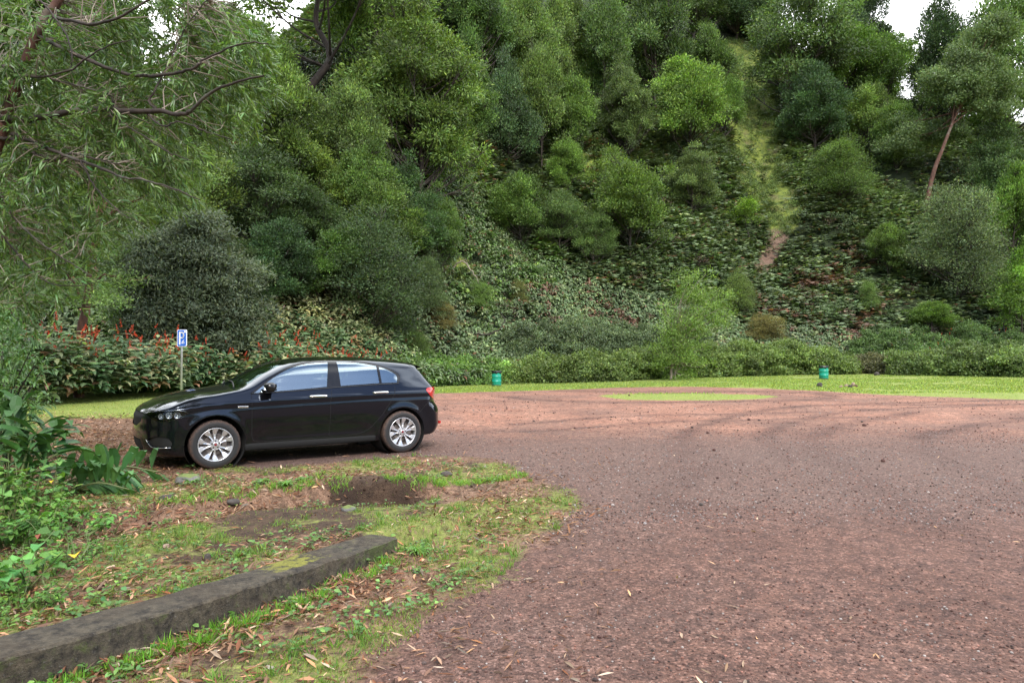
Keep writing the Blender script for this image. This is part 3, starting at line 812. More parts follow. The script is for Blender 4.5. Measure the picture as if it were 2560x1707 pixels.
def masks(x, y):
    sg = poly_sd(x, y, GRAVEL); isl = poly_sd(x, y, ISLAND)
    w = .24+.008*np.maximum(0, y-6)
    grav = np.clip(.5+sg/(2*w*1.6), 0, 1); grav = np.minimum(grav, np.clip(.5-isl/.8, 0, 1))
    toe = np.interp(x, *zip(*TOE)); d = y-toe
    hill = sstep(-1.5, 2.5, d)
    lawn = sstep(-.3, .5, isl)
    lawn = np.maximum(lawn, sstep(14.5, 17.5, y)*(sg < 2)*1.0)
    ls = sstep(-.3, .6, poly_sd(x, y, LITTERP))
    dd, sd, td = seg_dist(x, y, DITCH)
    patch = fbm(x*1.1+3, y*1.1, 0, 4, 31)
    vg = .37+.85*patch+.25*np.exp(-((dd-.5)/.4)**2)*(sd > 0)
    vg = np.where((x < -2.6) & (y < 9), vg+.12, vg)
    vg = vg-.9*np.exp(-(dd/.30)**2)*np.interp(td, [0, .12, .3, .38, .46, .60, .70, 1], [1, 1, .5, .4, 1, 1, .2, 0])
    grass = np.where(y < 13, vg, 1.0)*(1-ls)
    grass = np.maximum(grass, lawn)
    grass = np.where(y < 0, .3, grass)
    litter = np.clip(.58+.8*fbm(x*.9, y*.9+7, 0, 4, 33), 0, 1)*(y < 14); litter = np.maximum(litter, ls*.95)
    litter = litter-.8*np.exp(-(dd/.25)**2)*(td > .42)*(td < .62)
    red = sstep(9.5, 16, y+1.6*fbm(x*.16, y*.3, 0, 4, 41))*(1-.75*sstep(29, 40, y+2*fbm(x*.2, y*.2, 0, 2, 43)))
    red = red*(1-.3*sstep(9, 15, x-.12*y)*(1-sstep(16, 22, y)))
    dk = np.exp(-((x-(1.5+.23*(y-8)+.35*np.sin(y*.9)))/.7)**2)*sstep(6, 8, y)*(1-sstep(12, 17, y))
    red = np.clip(red*(1+.5*fbm(x*.5, y*1.3, 0, 4, 44)), 0, 1)
    red = np.clip(red, 0, 1)
    dark = (.22+.6*fbm(x*3, y*3, 0, 3, 46))*np.exp(-((x-(1.75+.31*(y-7)+.10*np.sin(y*1.6)))/.42)**2)*sstep(5.8, 7.2, y)*(1-sstep(10.8, 12.5, y))
    for pth, wd in (([(2, 31), (4.5, 28.2), (9.8, 27.2), (11.4, 24.6), (9, 21.9), (4, 21.2), (.8, 22.6), (-.4, 25)], .28), ([(2.6, 31.5), (5.4, 29.4), (10.6, 28.2), (12.6, 24.8)], .25), ([(26, 24.6), (12, 20.8), (7.2, 18.6), (3.6, 13.6), (2.3, 9.4)], .20), ([(26, 22.9), (12.5, 19.4), (8.2, 17.2), (4.9, 13.0), (3.9, 9.6)], .18), ([(34, 22.6), (15, 20.2), (8.6, 19.9)], .16), ([(0, 14.5), (3, 16.5), (8, 17.6)], .15), ([(.3, 13.0), (3.4, 15.1), (8.4, 16.1)], .15), ([(5, 3.2), (5.4, 7), (7.2, 12), (12, 16)], .22), ([(3.5, 3.0), (3.9, 7), (5.6, 12.6), (10.4, 17.6)], .22)):
        pc = crom(np.array(pth, float), 6); q, _, _ = seg_dist(x, y, pc); ww = wd*(1+.03*np.maximum(0, y-10))
        dark = np.maximum(dark, (.75+.6*fbm(x*2.2, y*2.2, 0, 3, 45))*np.exp(-(q/ww)**2)*(y > 12)+.35*np.exp(-(q/ww)**2)*(y <= 12))
    global DARK, GREY
    GREY = np.clip(.85*sstep(5.5, 8, y+1.5*fbm(x*.4, y*.4, 0, 3, 47))*(1-sstep(10.5, 14, y+1.5*fbm(x*.3, y*.3, 0, 3, 48))), 0, 1)
    DARK = np.clip(dark, 0, 1)
    hgr = np.zeros(x.shape); hb = np.zeros(x.shape)
    hh = hill > .5
    if hh.any():
        a = poly_sd(x[hh], y[hh], HG); a = sstep(-1.5, 1.5, a)
        for q in HG2:
            if len(q) > 2: a = np.maximum(a, sstep(-.6, .8, poly_sd(x[hh], y[hh], q)))
        hgr[hh] = a
        b = np.zeros(a.shape)
        for q in HB:
            if len(q) > 2: b = np.maximum(b, sstep(-.7, .9, poly_sd(x[hh], y[hh], q)))
        hb[hh] = b
        grass = np.where(hh, hgr, grass)
    qq = (y < 12) & (y > 3)
    hb = np.where(qq, np.exp(-(dd/.24)**4)*np.interp(td, [0, .05, .12, .22, .3, .38, .44, .56, .64, 1], [0, .6, .8, .4, 0, .1, .9, .9, 0, 0])*(.85+2.0*fbm(x*3.5, y*3.5, 0, 4, 77)), hb)
    return grav, grass, litter, red, hill, hb
G = masks(X, Yg); DARKG = DARK; GREYG = GREY
def cellsplit():
    nx, ny = len(GX), len(GY); I = np.arange(nx*ny).reshape(nx, ny)
    Q = np.stack([I[:-1, :-1], I[1:, :-1], I[1:, 1:], I[:-1, 1:]], -1).reshape(-1, 4)
    V = np.stack([X, Yg, Z], -1).reshape(-1, 3)
    gr, ga, li, re, hi, ba = [a.reshape(-1) for a in G]; dk = DARKG.reshape(-1); gy = GREYG.reshape(-1)
    fg = gr[Q].mean(1); fh = hi[Q].mean(1); fl = ga[Q].mean(1); fy = V[Q][:, :, 1].mean(1); fx = V[Q][:, :, 0].mean(1)
    isl = poly_sd(fx, fy, ISLAND)
    cls = np.where(fh > .5, 3, np.where(fg > .5, 1, np.where(isl > -.2, 4, np.where((fy > 14.5), 2, 0))))
    for k, nm in enumerate(('ground', 'gravel_lot', 'lawn', 'hillside', 'grass_island')):
        q = Q[cls == k]; u, inv = np.unique(q, return_inverse=True)
        o = mk(nm, V[u], inv.reshape(q.shape), GM, smooth=True, attrs=dict(grav=gr[u], grass=ga[u], litter=li[u], red=re[u], hill=hi[u], bare=ba[u], dark=dk[u], grey=gy[u]))
        o['kind'] = 'structure'
cellsplit()
# ================================================================== leaves
def unit(a): return a/(np.linalg.norm(a, axis=-1, keepdims=True)+1e-9)
def rv(n): return unit(rng.normal(size=(n, 3)))
def leaf_mat(name, rough=.45, trans=.28, spec=.5, sat=None):
    t = NT(name); c = t.attr('Col', 'Color')
    oi = t.n('ShaderNodeObjectInfo')
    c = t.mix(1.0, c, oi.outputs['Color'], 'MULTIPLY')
    b = t.bsdf(c, rough, 0, None, Specular_IOR_Level=spec)
    tr = t.n('ShaderNodeBsdfTranslucent'); t.L.new(t.mix(1.0, c, (1.25, 1.35, .55), 'MULTIPLY'), tr.inputs[0])
    mx = t.n('ShaderNodeMixShader'); mx.inputs[0].default_value = trans
    t.L.new(b, mx.inputs[1]); t.L.new(tr.outputs[0], mx.inputs[2]); return t.out(mx.outputs[0])
LM = leaf_mat('tree_leaves', .5, .28, .35); LG = leaf_mat('glossy_broad_leaves', .48, .18, .40); LD = leaf_mat('dry_leaves', .7, .12, .2); LGR = leaf_mat('grass_blades', .6, .35, .3)
def bark_mat(name, a, b, sc_=6):
    t = NT(name); p = t.obj(); mp = t.n('ShaderNodeMapping'); mp.inputs['Scale'].default_value = (1, 1, .25); t.L.new(p, mp.inputs[0])
    n = t.noise(sc_, 6, mp.outputs[0], .7); n2 = t.noise(sc_*.3, 4, p)
    c = t.mix(t.ramp(n, [(.35, 0.0), (.65, 1.0)]), a, b)
    c = t.mix(t.ramp(n2, [(.55, 0.0), (.7, .5)]), c, (.16, .17, .13))
    return t.out(t.bsdf(c, .85, 0, t.bump(n, .7, .02)))
BK = bark_mat('dark_bark', (.016, .012, .009), (.052, .037, .028)); BR = bark_mat('reddish_bark', (.045, .020, .013), (.14, .062, .040)); BP = bark_mat('pale_bark', (.14, .11, .08), (.34, .28, .22))
def rhomb(P, D, N, L, W, fold=0.0):
    """one quad per leaf: base, side, tip, side"""
    D = unit(D); S = unit(np.cross(D, N)); U = np.cross(S, D)
    L = np.broadcast_to(L, (len(P),))[:, None]; W = np.broadcast_to(W, (len(P),))[:, None]
    V = np.stack([P, P+D*L*.45+S*W*.5+U*W*fold, P+D*L, P+D*L*.45-S*W*.5+U*W*fold], 1)
    F = np.arange(len(P)*4).reshape(-1, 4)
    return V.reshape(-1, 3), F
def leaf5(P, D, N, L, W, droop=.25, fold=.18):
    """midrib leaf with a fold and a drooping tip: 6 verts, 4 quads-ish (2 quads + 2 tris)"""
    D = unit(D); S = unit(np.cross(D, N)); U = np.cross(S, D); n = len(P)
    L = np.broadcast_to(L, (n,))[:, None]; W = np.broadcast_to(W, (n,))[:, None]; dr = np.broadcast_to(droop, (n,))[:, None]
    dn = np.array([0, 0, -1.])
    a = P; m1 = P+D*L*.38+U*W*.05; m2 = P+D*L*.74+dn*L*dr*.35; tp = P+D*L*(1-dr*.25)+dn*L*dr
    V = np.stack([a, m1+S*W*.5+U*W*fold, m1, m1-S*W*.5+U*W*fold, m2+S*W*.36+U*W*fold*.7, m2, m2-S*W*.36+U*W*fold*.7, tp], 1)
    b = (np.arange(n)*8)[:, None]
    q = np.concatenate([b+[1, 4, 5, 2], b+[2, 5, 6, 3]]); t = np.concatenate([b+[0, 1, 2], b+[0, 2, 3], b+[4, 7, 5], b+[5, 7, 6]])
    return V.reshape(-1, 3), [q, t]
def leafcol(n, base, var=.25, hue=.12, k=4):
    b = np.broadcast_to(np.asarray(base, float), (n, 3))
    f = np.exp(rng.normal(0, var, (n, 1))); h = rng.normal(0, hue, (n, 1))
    c = b*f*np.concatenate([1+h*1.2, 1+h*.3, 1-h*.8], 1)
    return np.repeat(np.clip(c, .002, .9), k, 0)

# ------------------------------------------------------------------ tree prototypes (nominal 10 m high, 8 m wide)
def tree_proto(kind, seed):
    global rng
    keep = rng; rng = np.random.default_rng(seed)
    p = dict(base=.25, nc=40, rc=1.35, ns=30, nl=30, L=.25, W=.10, flat=.55, droop=0.0, rx=4, top=1.0, colr=(.060, .105, .028), var=.38, sub=.33, tr=.16, up=.25)
    p.update({
        'puff': {}, 'dense': dict(nc=44, base=.06, rc=1.3, ns=28, L=.26, W=.10, colr=(.040, .072, .030), flat=.7),
        'layer': dict(nc=30, rc=1.5, flat=.30, sub=.34, ns=30, L=.24, W=.08, colr=(.048, .085, .028), droop=.25, base=.18),
        'open': dict(nc=22, rc=1.25, flat=.38, base=.35, ns=24, nl=22, tr=.22),
        'umbrella': dict(nc=84, rc=.95, flat=.42, ns=28, nl=24, L=.24, W=.07, droop=.25, base=.12, colr=(.056, .096, .030), sub=.26),
        'cone': dict(nc=26, rc=.95, flat=.7, ns=24, nl=22, base=.10, rx=2.6, colr=(.066, .115, .028), tr=.12),
        'sapling': dict(nc=13, rc=1.0, flat=.7, ns=18, nl=16, base=.35, rx=2.4, colr=(.075, .13, .03), tr=.08, L=.30, W=.10),
        'bush': dict(nc=40, rc=1.5, flat=.75, ns=30, nl=26, base=-.06, colr=(.055, .080, .036), L=.20, W=.065),
    }[kind])
    C = []
    tries = 0
    lobes = []
    nlb = {'bush': 12, 'dense': 10, 'umbrella': 15, 'sapling': 5, 'cone': 6}.get(kind, 9)
    for i in range(nlb):
        zz = p['base']+(1-p['base'])*(.22+.70*(i+rng.uniform(0, 1))/nlb); a = i*2.4+rng.uniform(-.9, .9)
        rl = p['rx']*rng.uniform(.75, 1.3)*(.56-.30*abs(zz-.5) if kind != 'bush' else .55*(1-zz*.6)); lobes.append((rl*math.cos(a), rl*math.sin(a), zz*10, p['rx']*rng.uniform(.24, .50)))
    while len(C) < p['nc'] and tries < 6000:
        tries += 1
        z = rng.uniform(p['base'], .93); 
        e = (z-p['base'])/(1-p['base'])
        if kind in ('cone',): rr = p['rx']*(1-e)**.75
        elif kind == 'bush': rr = p['rx']*math.sqrt(max(0, 1-e*e))
        else: rr = 1.12*p['rx']*math.sin(PI*min(1, (.16+.84*e))**.8) if e < .97 else .3
        rr = max(.2, rr-.5*p['rc'])
        q = math.sqrt(rng.uniform(.12 if kind != 'open' else .3, 1))*rr; a = rng.uniform(0, 2*PI)
        c = np.array([q*math.cos(a), q*math.sin(a), z*10])
        if min(math.dist(c, (l[0], l[1], l[2]))/l[3] for l in lobes) > 1 and not (math.hypot(c[0], c[1]) < .25*p['rx'] and rng.uniform() < .4): continue
        if all(np.linalg.norm((c-o)*[1, 1, 1.25]) > p['rc']*.72*(1-.12*(tries > 2500)-.2*(tries > 4500)) for o in C): C.append(c)
    core = len(C)
    for _ in range(int(core*.5)):
        c = C[rng.integers(core)]; d = c-np.array([0, 0, 5.0*(1+p['base'])]); d = d/(np.linalg.norm(d)+.01); C.append(c+d*rng.uniform(.5, 1.5)+rng.normal(0, .35, 3))
    C = np.array(C); small = np.arange(len(C)) >= core
    # wood
    m = MB()
    h = 8.4; wob = rng.normal(0, .25, (6, 2)); wob[0] = 0
    tp = crom([(wob[i][0]*(i > 0), wob[i][1]*(i > 0), h*i/5-(.5 if i == 0 else 0)) for i in range(6)], 4)
    m.tube(tp, np.interp(np.linspace(0, 1, len(tp)), [0, .1, 1], [p['tr']*1.25, p['tr'], .03]), 7)
    for c in C:
        hd = math.hypot(c[0], c[1]); z0 = max(.4, min(h*.97, c[2]-.25-.75*hd*rng.uniform(.6, 1.1)))
        s = tp[np.argmin(abs(tp[:, 2]-z0))]
        mid = s*.45+c*.55+np.array([rng.normal(0, .2), rng.normal(0, .2), .15*hd*(-.4)])
        br = crom([s, mid, c+[0, 0, .2]], 4); m.tube(br, np.linspace(p['tr']*.42*(1-z0/13), .02, len(br)), 5, cap=False)
        for k in range(3):
            e = c+rv(1)[0]*[.9, .9, .45]*p['rc']*.8; m.tube([br[-4], (br[-4]+e)/2+rng.normal(0, .1, 3), e], [.03, .02, .008], 4, cap=False)
    tr = m
    # leaves
    Vs, Fs, Cs, n = [], [], [], 0
    for c, sm in zip(C, small):
        rc = p['rc']*rng.uniform(.7, 1.2)*(.55 if sm else 1); ns = p['ns']//3 if sm else p['ns']
        d = rv(ns); d[:, 2] = np.abs(d[:, 2])*1.0-.42; d = unit(d)
        sc_ = c+d*[rc, rc, rc*p['flat']]*rng.uniform(.55, 1.05, (ns, 1))
        cl = math.exp(rng.normal(0, .24))
        for s, dd in zip(sc_, d):
            nl = p['nl']; o = rng.normal(0, 1, (nl, 3))*p['sub']*[1, 1, .62]
            P = s+o; D = dd*.75+unit(o)*.5+rv(nl)*.6+np.array([0, 0, p['up']-p['droop']*1.4])
            N = unit(rv(nl)*.55+np.array([0, 0, .35])+dd*.95)
            V, F = rhomb(P, D, N, p['L']*rng.uniform(.6, 1.3, nl), p['W']*rng.uniform(.7, 1.3, nl), .1)
            hi = np.clip((o[:, 2]/p['sub']+.4), -1, 1.5)
            col = leafcol(nl, np.array(p['colr'])*cl*math.exp(rng.normal(0, .12)), p['var'], .10)
            Vs.append(V); Fs.append(F+n); Cs.append(col); n += len(V)
    o = dict(trunk=meshdata('trunk', np.concatenate(tr.V), [f for f in (np.concatenate([f for f in tr.F if f.shape[1] == 4]), np.concatenate([f for f in tr.F if f.shape[1] == 3]) if any(f.shape[1] == 3 for f in tr.F) else np.zeros((0, 3), int))], BK, smooth=True),
             crown=meshdata('crown', np.concatenate(Vs), np.concatenate(Fs), LM, np.concatenate(Cs)))
    rng = keep
    return o
PROTO = {}
def proto(kind, k):
    if (kind, k) not in PROTO: PROTO[(kind, k)] = tree_proto(kind, hash((len(kind)*31+ord(kind[0])*7+ord(kind[-1]), k)) % 9999)
    return PROTO[(kind, k)]
def add_tree(name, cat, label, loc, h, w, kind, k, tint=(1, 1, 1), group=None, rz=None, tilt=(0, 0), bark=None):
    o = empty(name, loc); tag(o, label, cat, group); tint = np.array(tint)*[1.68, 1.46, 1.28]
    pr = proto(kind, k)
    nom = {'cone': 5.6, 'sapling': 5.4}.get(kind, 8.6)
    o.scale = (w/nom, w/nom, h/9.6); o.rotation_euler = (tilt[0], tilt[1], rng.uniform(0, 6.28) if rz is None else rz)
    for nm in ('trunk', 'crown'):
        me = pr[nm]
        if nm == 'trunk' and bark:
            me = me.copy(); me.materials[0] = bark
        c = bpy.data.objects.new(nm, me); COL.objects.link(c); c.parent = o
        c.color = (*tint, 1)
    return o
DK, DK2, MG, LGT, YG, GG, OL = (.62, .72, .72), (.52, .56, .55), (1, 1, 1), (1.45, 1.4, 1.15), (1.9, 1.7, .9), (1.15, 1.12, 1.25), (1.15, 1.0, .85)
T = [ # cx, base_y, top_y, width (all in pixels of the 2352 px view), kind, variant, tint, label
 (735, 300, -190, 420, 'open', 0, (.95, 1.0, .85), 'big spreading tree with open dark limbs above the hatchback, cut by the top edge'),
 (955, 480, 15, 290, 'umbrella', 0, (1.15, 1.2, .95), 'large drooping light green tree with sunlit yellowish crown right of the open dark-limbed tree'),
 (650, 500, 150, 190, 'puff', 0, (.95, .98, .8), 'rounded olive tree below the open dark-limbed tree, right of the overhanging branches'),
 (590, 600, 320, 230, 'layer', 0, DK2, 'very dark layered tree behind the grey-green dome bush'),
 (800, 480, 190, 150, 'puff', 1, (.95, .95, 1), 'mid green bushy tree beneath the open dark-limbed tree, left of the drooping light tree'),
 (735, 520, 345, 90, 'sapling', 0, (1.1, 1.05, 1), 'slender pale-stemmed young tree in the dark gap left of the drooping light tree'),
 (772, 540, 392, 76, 'sapling', 1, (1.25, 1.2, 1), 'second slender pale young tree, just right of and below its twin in the dark gap'),
 (880, 650, 420, 160, 'puff', 2, (.95, 1, .9), 'fresh green bushy tree directly above the dark bush behind the car roof'),
 (860, 800, 500, 270, 'bush', 0, (.62, .78, .75), 'large dark green bush rising directly behind the roof of the black car'),
 (440, 640, 320, 190, 'puff', 3, (1.35, 1.3, 1.15), 'pale grey-green tree top showing above the grey-green dome bush'),
 (1110, 250, -40, 150, 'puff', 4, (.8, .95, .9), 'mid green tree at the top edge, next right of the drooping light tree'),
 (1210, 290, -20, 150, 'puff', 5, (1.0, 1.05, .9), 'puffy tree at the top edge, second to the right of the drooping light tree'),
 (1295, 260, -30, 140, 'puff', 0, (1.15, 1.15, 1.1), 'pale puffy tree at the top edge, third to the right of the drooping light tree'),
 (1385, 280, -10, 150, 'puff', 1, (.75, .85, .8), 'darker puffy tree at the top edge between two paler ones'),
 (1505, 260, -40, 200, 'dense', 0, (1.05, 1.1, .85), 'broad dark tree at the top edge just left of the bare ridge trunks'),
 (1165, 380, 140, 140, 'dense', 1, (.9, 1, 1), 'dark round-topped tree on the slope right of the drooping light tree'),
 (1245, 400, 110, 130, 'puff', 2, (1.05, 1.08, .95), 'mid green tree on the slope right of the dark round-topped one'),
 (1310, 390, 175, 130, 'puff', 3, (.95, 1.05, .85), 'soft green tree on the slope left of the brightest slope tree'),
 (1575, 370, 135, 180, 'puff', 5, (1.45, 1.55, 1.2), 'bright green spreading tree with forked dark trunk, the brightest on the upper slope'),
 (1625, 300, 60, 120, 'puff', 0, (.9, 1, .85), 'mid green tree behind and above the bright spreading tree'),
 (1600, 110, -60, 130, 'puff', 1, (.8, .85, .8), 'thin tree on the ridge at the top edge left of the gully head'),
 (1690, 90, -80, 150, 'dense', 1, (.65, .75, .7), 'dark tree on the ridge at the top edge above the mossy gully'),
 (1300, 450, 318, 90, 'puff', 1, (1.25, 1.4, 1.0), 'small bright green tree in the middle of the slope beside the rusty bare patch'),
 (1400, 500, 335, 110, 'sapling', 2, (1.15, 1.15, 1.1), 'pale thin young tree below the rusty bare patch with a dead stem'),
 (1450, 600, 375, 190, 'puff', 2, (1.0, 1.05, .85), 'wide olive-green tree low in the middle of the slope'),
 (1590, 500, 345, 120, 'dense', 0, (1.5, 1.35, 1.1), 'dull olive round tree right of centre beneath the bright spreading tree'),
 (1195, 590, 400, 150, 'puff', 4, (.85, .95, .85), 'soft green tree mid-slope above the bright fern patch'),
 (1715, 560, 455, 90, 'sapling', 0, (1.15, 1.25, .8), 'thin yellowish sapling at the left edge of the mossy gully'),
 (1745, 110, -60, 130, 'dense', 2, (.95, 1.05, .9), 'dark tree at the top edge right of the gully head'),
 (1835, 290, -40, 250, 'layer', 1, (1.0, 1.05, .95), 'big dark olive layered tree right of the gully, reaching the top edge'),
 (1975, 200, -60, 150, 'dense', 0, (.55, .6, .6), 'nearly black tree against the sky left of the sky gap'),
 (1945, 280, 55, 160, 'puff', 2, (1.0, 1.2, .75), 'fresh green rounded tree just below the nearly black skyline tree'),
 (1870, 350, 155, 160, 'dense', 0, (.85, 1.0, .95), 'dark dome-shaped tree right of the mossy gully'),
 (2040, 310, 80, 150, 'puff', 3, (.95, 1.1, .85), 'mid green tree under the sky gap, left of the tall skyline tree'),
 (2165, 300, 5, 165, 'dense', 1, (.65, .75, .65), 'tall dark skyline tree with reddish stems in the middle of the sky gap'),
 (2320, 360, -20, 230, 'dense', 2, (1.5, 1.6, 1.0), 'tall light green tree at the right edge, reaching above the sky gap'),
 (1995, 360, 195, 120, 'puff', 4, (1.3, 1.3, 1.2), 'pale green tree right of the dark dome-shaped one'),
 (1935, 470, 325, 190, 'bush', 1, (1.0, 1.25, .75), 'wide low rounded tree with dark underside above the ginger slope on the right'),
 (2060, 400, 230, 110, 'puff', 1, (1.0, 1.1, .9), 'small tree between the pale green tree and the tall leaning one'),
 (2290, 470, 280, 150, 'dense', 1, (1.15, 1.2, 1.1), 'grey-green tree behind the right side of the leaning red-trunked tree'),
 (2200, 700, 430, 230, 'bush', 2, (1.15, 1.25, 1.3), 'large grey-green bushy tree at lower right below the leaning red trunk'),
 (2335, 650, 380, 110, 'puff', 5, (1.15, 1.35, .85), 'bright yellow-green tree at the right edge of the photo'),
 (2345, 790, 560, 90, 'cone', 0, (1.2, 1.5, .8), 'narrow bright green tree at the right edge, below the yellow-green one'),
 (2310, 800, 630, 120, 'sapling', 1, (.8, .9, .8), 'small dark sapling with a thin black stem at lower right'),
 (2040, 640, 510, 100, 'puff', 0, (1.0, 1.05, .9), 'small green tree on the ginger slope left of the grey-green bushy tree'),
 (1700, 740, 625, 90, 'bush', 0, (1.3, 1.45, .9), 'low light green shrub behind the bright roadside tree'),
 (1995, 720, 645, 60, 'bush', 1, (1.2, 1.5, .9), 'small vivid green shrub on the lower ginger slope to the right'),
 (1105, 730, 645, 80, 'bush', 2, (1.2, 1.55, .85), 'vivid green creeper-covered shrub behind the left end of the hedge'),
 (1010, 760, 690, 90, 'bush', 1, (1.9, 1.3, 1.2), 'brownish twiggy shrub left of the creeper-covered shrub'),
 (955, 830, 775, 90, 'bush', 0, (.95, 1.15, .75), 'low mid green shrub right behind the tail of the black car'),
 (1760, 800, 720, 110, 'bush', 2, (1.9, 1.3, 1.1), 'brown twiggy bush behind the middle of the hedge'),
 (1190, 700, 660, 60, 'bush', 1, (1.7, 1.4, 1.1), 'dry brownish bush right of the creeper-covered shrub'),
 (2140, 780, 690, 110, 'puff', 3, (1.1, 1.2, .95), 'small soft green tree behind the right part of the hedge'),
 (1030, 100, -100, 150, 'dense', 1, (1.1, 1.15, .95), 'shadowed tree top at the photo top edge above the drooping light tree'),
 (1430, 120, -90, 150, 'puff', 3, (.8, .9, .85), 'dim tree at the very top edge behind the broad dark tree'),
 (860, 200, -120, 190, 'puff', 0, (1.0, 1.1, .75), 'olive tree top at the top edge between the open tree and the drooping light tree'),
 (600, 330, 60, 150, 'puff', 5, (1.0, 1.1, .8), 'tree behind the tip of the overhanging branches at upper left'),
 (520, 260, 10, 160, 'puff', 4, (.9, .95, .85), 'distant tree seen through the overhanging branches near the sky gap at upper left'),
 (300, 420, 150, 200, 'dense', 2, (.9, 1.0, .85), 'distant tree seen through the middle of the overhanging branches'),
 (130, 480, 200, 230, 'puff', 1, (.8, .9, .8), 'distant tree seen through the overhanging branches at far left'),
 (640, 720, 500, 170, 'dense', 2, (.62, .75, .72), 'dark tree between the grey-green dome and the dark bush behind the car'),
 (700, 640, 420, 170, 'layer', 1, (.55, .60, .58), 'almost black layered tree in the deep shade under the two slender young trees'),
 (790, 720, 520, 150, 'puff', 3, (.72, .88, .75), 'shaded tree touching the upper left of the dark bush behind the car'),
 (835, 580, 330, 150, 'puff', 5, (.85, .95, .8), 'mid green tree filling the gap under the drooping light tree'),
 (930, 600, 380, 160, 'dense', 1, (.75, .9, .75), 'dark green tree under the right half of the drooping light tree'),
 (1005, 640, 450, 110, 'puff', 2, (.85, .95, .85), 'small soft tree right of the dark bush, where the ginger slope begins'),
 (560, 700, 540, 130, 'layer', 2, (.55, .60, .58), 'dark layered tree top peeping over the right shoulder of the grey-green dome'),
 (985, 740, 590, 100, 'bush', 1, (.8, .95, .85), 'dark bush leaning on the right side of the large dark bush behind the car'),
 (1075, 350, 130, 120, 'puff', 1, (.8, .92, .85), 'small shaded tree tucked against the right edge of the drooping light tree'),
 (700, 420, 260, 130, 'puff', 3, (1.0, 1.1, .85), 'soft olive tree under the trunk of the open dark-limbed tree'),
 (1668, 330, 170, 90, 'puff', 4, (1.0, 1.15, .85), 'narrow tree on the left bank of the mossy gully'),
 (1290, 590, 430, 120, 'layer', 0, (.95, 1.0, .9), 'dark green tree mid-slope next right of the tree above the fern patch'),
 (1365, 630, 475, 110, 'layer', 2, (1.0, 1.05, .9), 'small green tree mid-slope left of the wide olive tree'),
 (1435, 370, 150, 130, 'umbrella', 0, (1.0, 1.0, .95), 'dark tree immediately left of the bright spreading tree on the upper slope'),
 (40, 420, -90, 230, 'puff', 3, (.85, .95, .8), 'distant tree filling the sky behind the leaning trunk at top left'),
 (230, 400, -60, 210, 'puff', 0, (.9, 1.0, .8), 'distant tree behind the upper left branches, left of the small sky gap'),
 (445, 330, 40, 120, 'dense', 1, (.9, 1.0, .85), 'distant tree behind the branch tips, right of the small sky gap'),
 (20, 620, 300, 220, 'dense', 0, (.85, .95, .8), 'shaded tree at the left edge behind the fork-trunked tree'),
]
def build_forest():
    for i, (cx, by, ty, w, kind, k, tint, lab) in enumerate(T):
        q = hitg(cx, by, 12)
        if q is None:
            q = at(cx*DS, by*DS, 118.0); q[2] = float(H(q[0], q[1]))
        Y = q[1]; top = at(cx*DS, ty*DS, Y)[2]; h = max(2.0, top-q[2]); ww = w*(1.12 if cx < 1090 else .98)*DS/FPX*Y
        nm = 'bush' if kind == 'bush' else 'tree'
        cat = 'bush' if kind == 'bush' else 'tree'
        add_tree(nm, cat, lab, (q[0], q[1], float(H(q[0], q[1]))-.2), h, ww, kind, k, tint, 'trees and bushes on the slope')
        if globals().get('DBG'): print('TREE', i, kind, q.round(1), round(h, 1), round(ww, 1))
build_forest()
# ================================================================== undergrowth and hedges
def wpoly(L, z=0.0): return [tuple(gp(a*DS, b*DS, z)[..., :2]) for a, b in L]
class LB:
    """leaf batch -> one mesh"""
    def __init__(s): s.V = []; s.F = []; s.C = []; s.n = 0
    def add(s, V, F, C):
        for f in (F if isinstance(F, list) else [F]): s.F.append(f+s.n)
        s.V.append(V); s.C.append(C); s.n += len(V)
    def build(s, name, mat, parent=None):
        q = [f for f in s.F if f.shape[1] == 4]; t = [f for f in s.F if f.shape[1] == 3]
        return mk(name, np.concatenate(s.V), ([np.concatenate(q)] if q else [])+([np.concatenate(t)] if t else []), mat, parent, np.concatenate(s.C))
def visible_xy(n, y0, y1, dens_pow=1.0, margin=1.08):
    y = np.sqrt(rng.uniform(y0*y0, y1*y1, n)); x = rng.uniform(-.75*margin, .75*margin, n)*y
    return x, y
def gingers(lb, x, y, z, h, nl, L, W, cols, lean=.25, far=False, t0=.35, dr=(.15, .55)):
    n = len(x); a = rng.uniform(0, PI, n)
    S = unit(np.stack([rng.normal(0, lean, n), rng.normal(-lean*.9, lean, n), np.ones(n)], -1))
    base = np.stack([x, y, z], -1)
    for j in range(nl):
        t = t0+(1-t0)*(j+rng.uniform(0, .8, n))/nl
        sd = 1 if j % 2 else -1
        P = base+S*(h*t)[:, None]
        aa = a+rng.normal(0, .5, n)+j*.35
        D = np.stack([np.cos(aa)*sd, np.sin(aa)*sd, np.zeros(n)], -1)+S*(.10+.35*t)[:, None]+rng.normal(0, .10, (n, 3))
        if far: D[:, 2] -= .35
        N = S+rng.normal(0, .16, (n, 3))
        l = L*rng.uniform(.7, 1.2, n); w = W*rng.uniform(.8, 1.25, n)
        if far: V, F = rhomb(P, D, N, l, w*1.15, -.08); k = 4
        else: V, F = leaf5(P, D, N, l, w, rng.uniform(dr[0], dr[1], n), -.10); k = 8
        c = cols*np.exp(rng.normal(0, .22, (n, 1)))*(1+rng.normal(0, .06, (n, 3)))
        dead = rng.uniform(size=n) < .04
        c[dead] = np.array([.20, .10, .05])*rng.uniform(.5, 1.2, (dead.sum(), 1))
        lb.add(V, F, np.repeat(np.clip(c, .003, .9), k, 0))
def in_any(x, y, polys, m=0.0):
    r = np.zeros(x.shape, bool)
    for q in polys:
        if len(q) > 2: r |= poly_sd(x, y, q) > -m
    return r
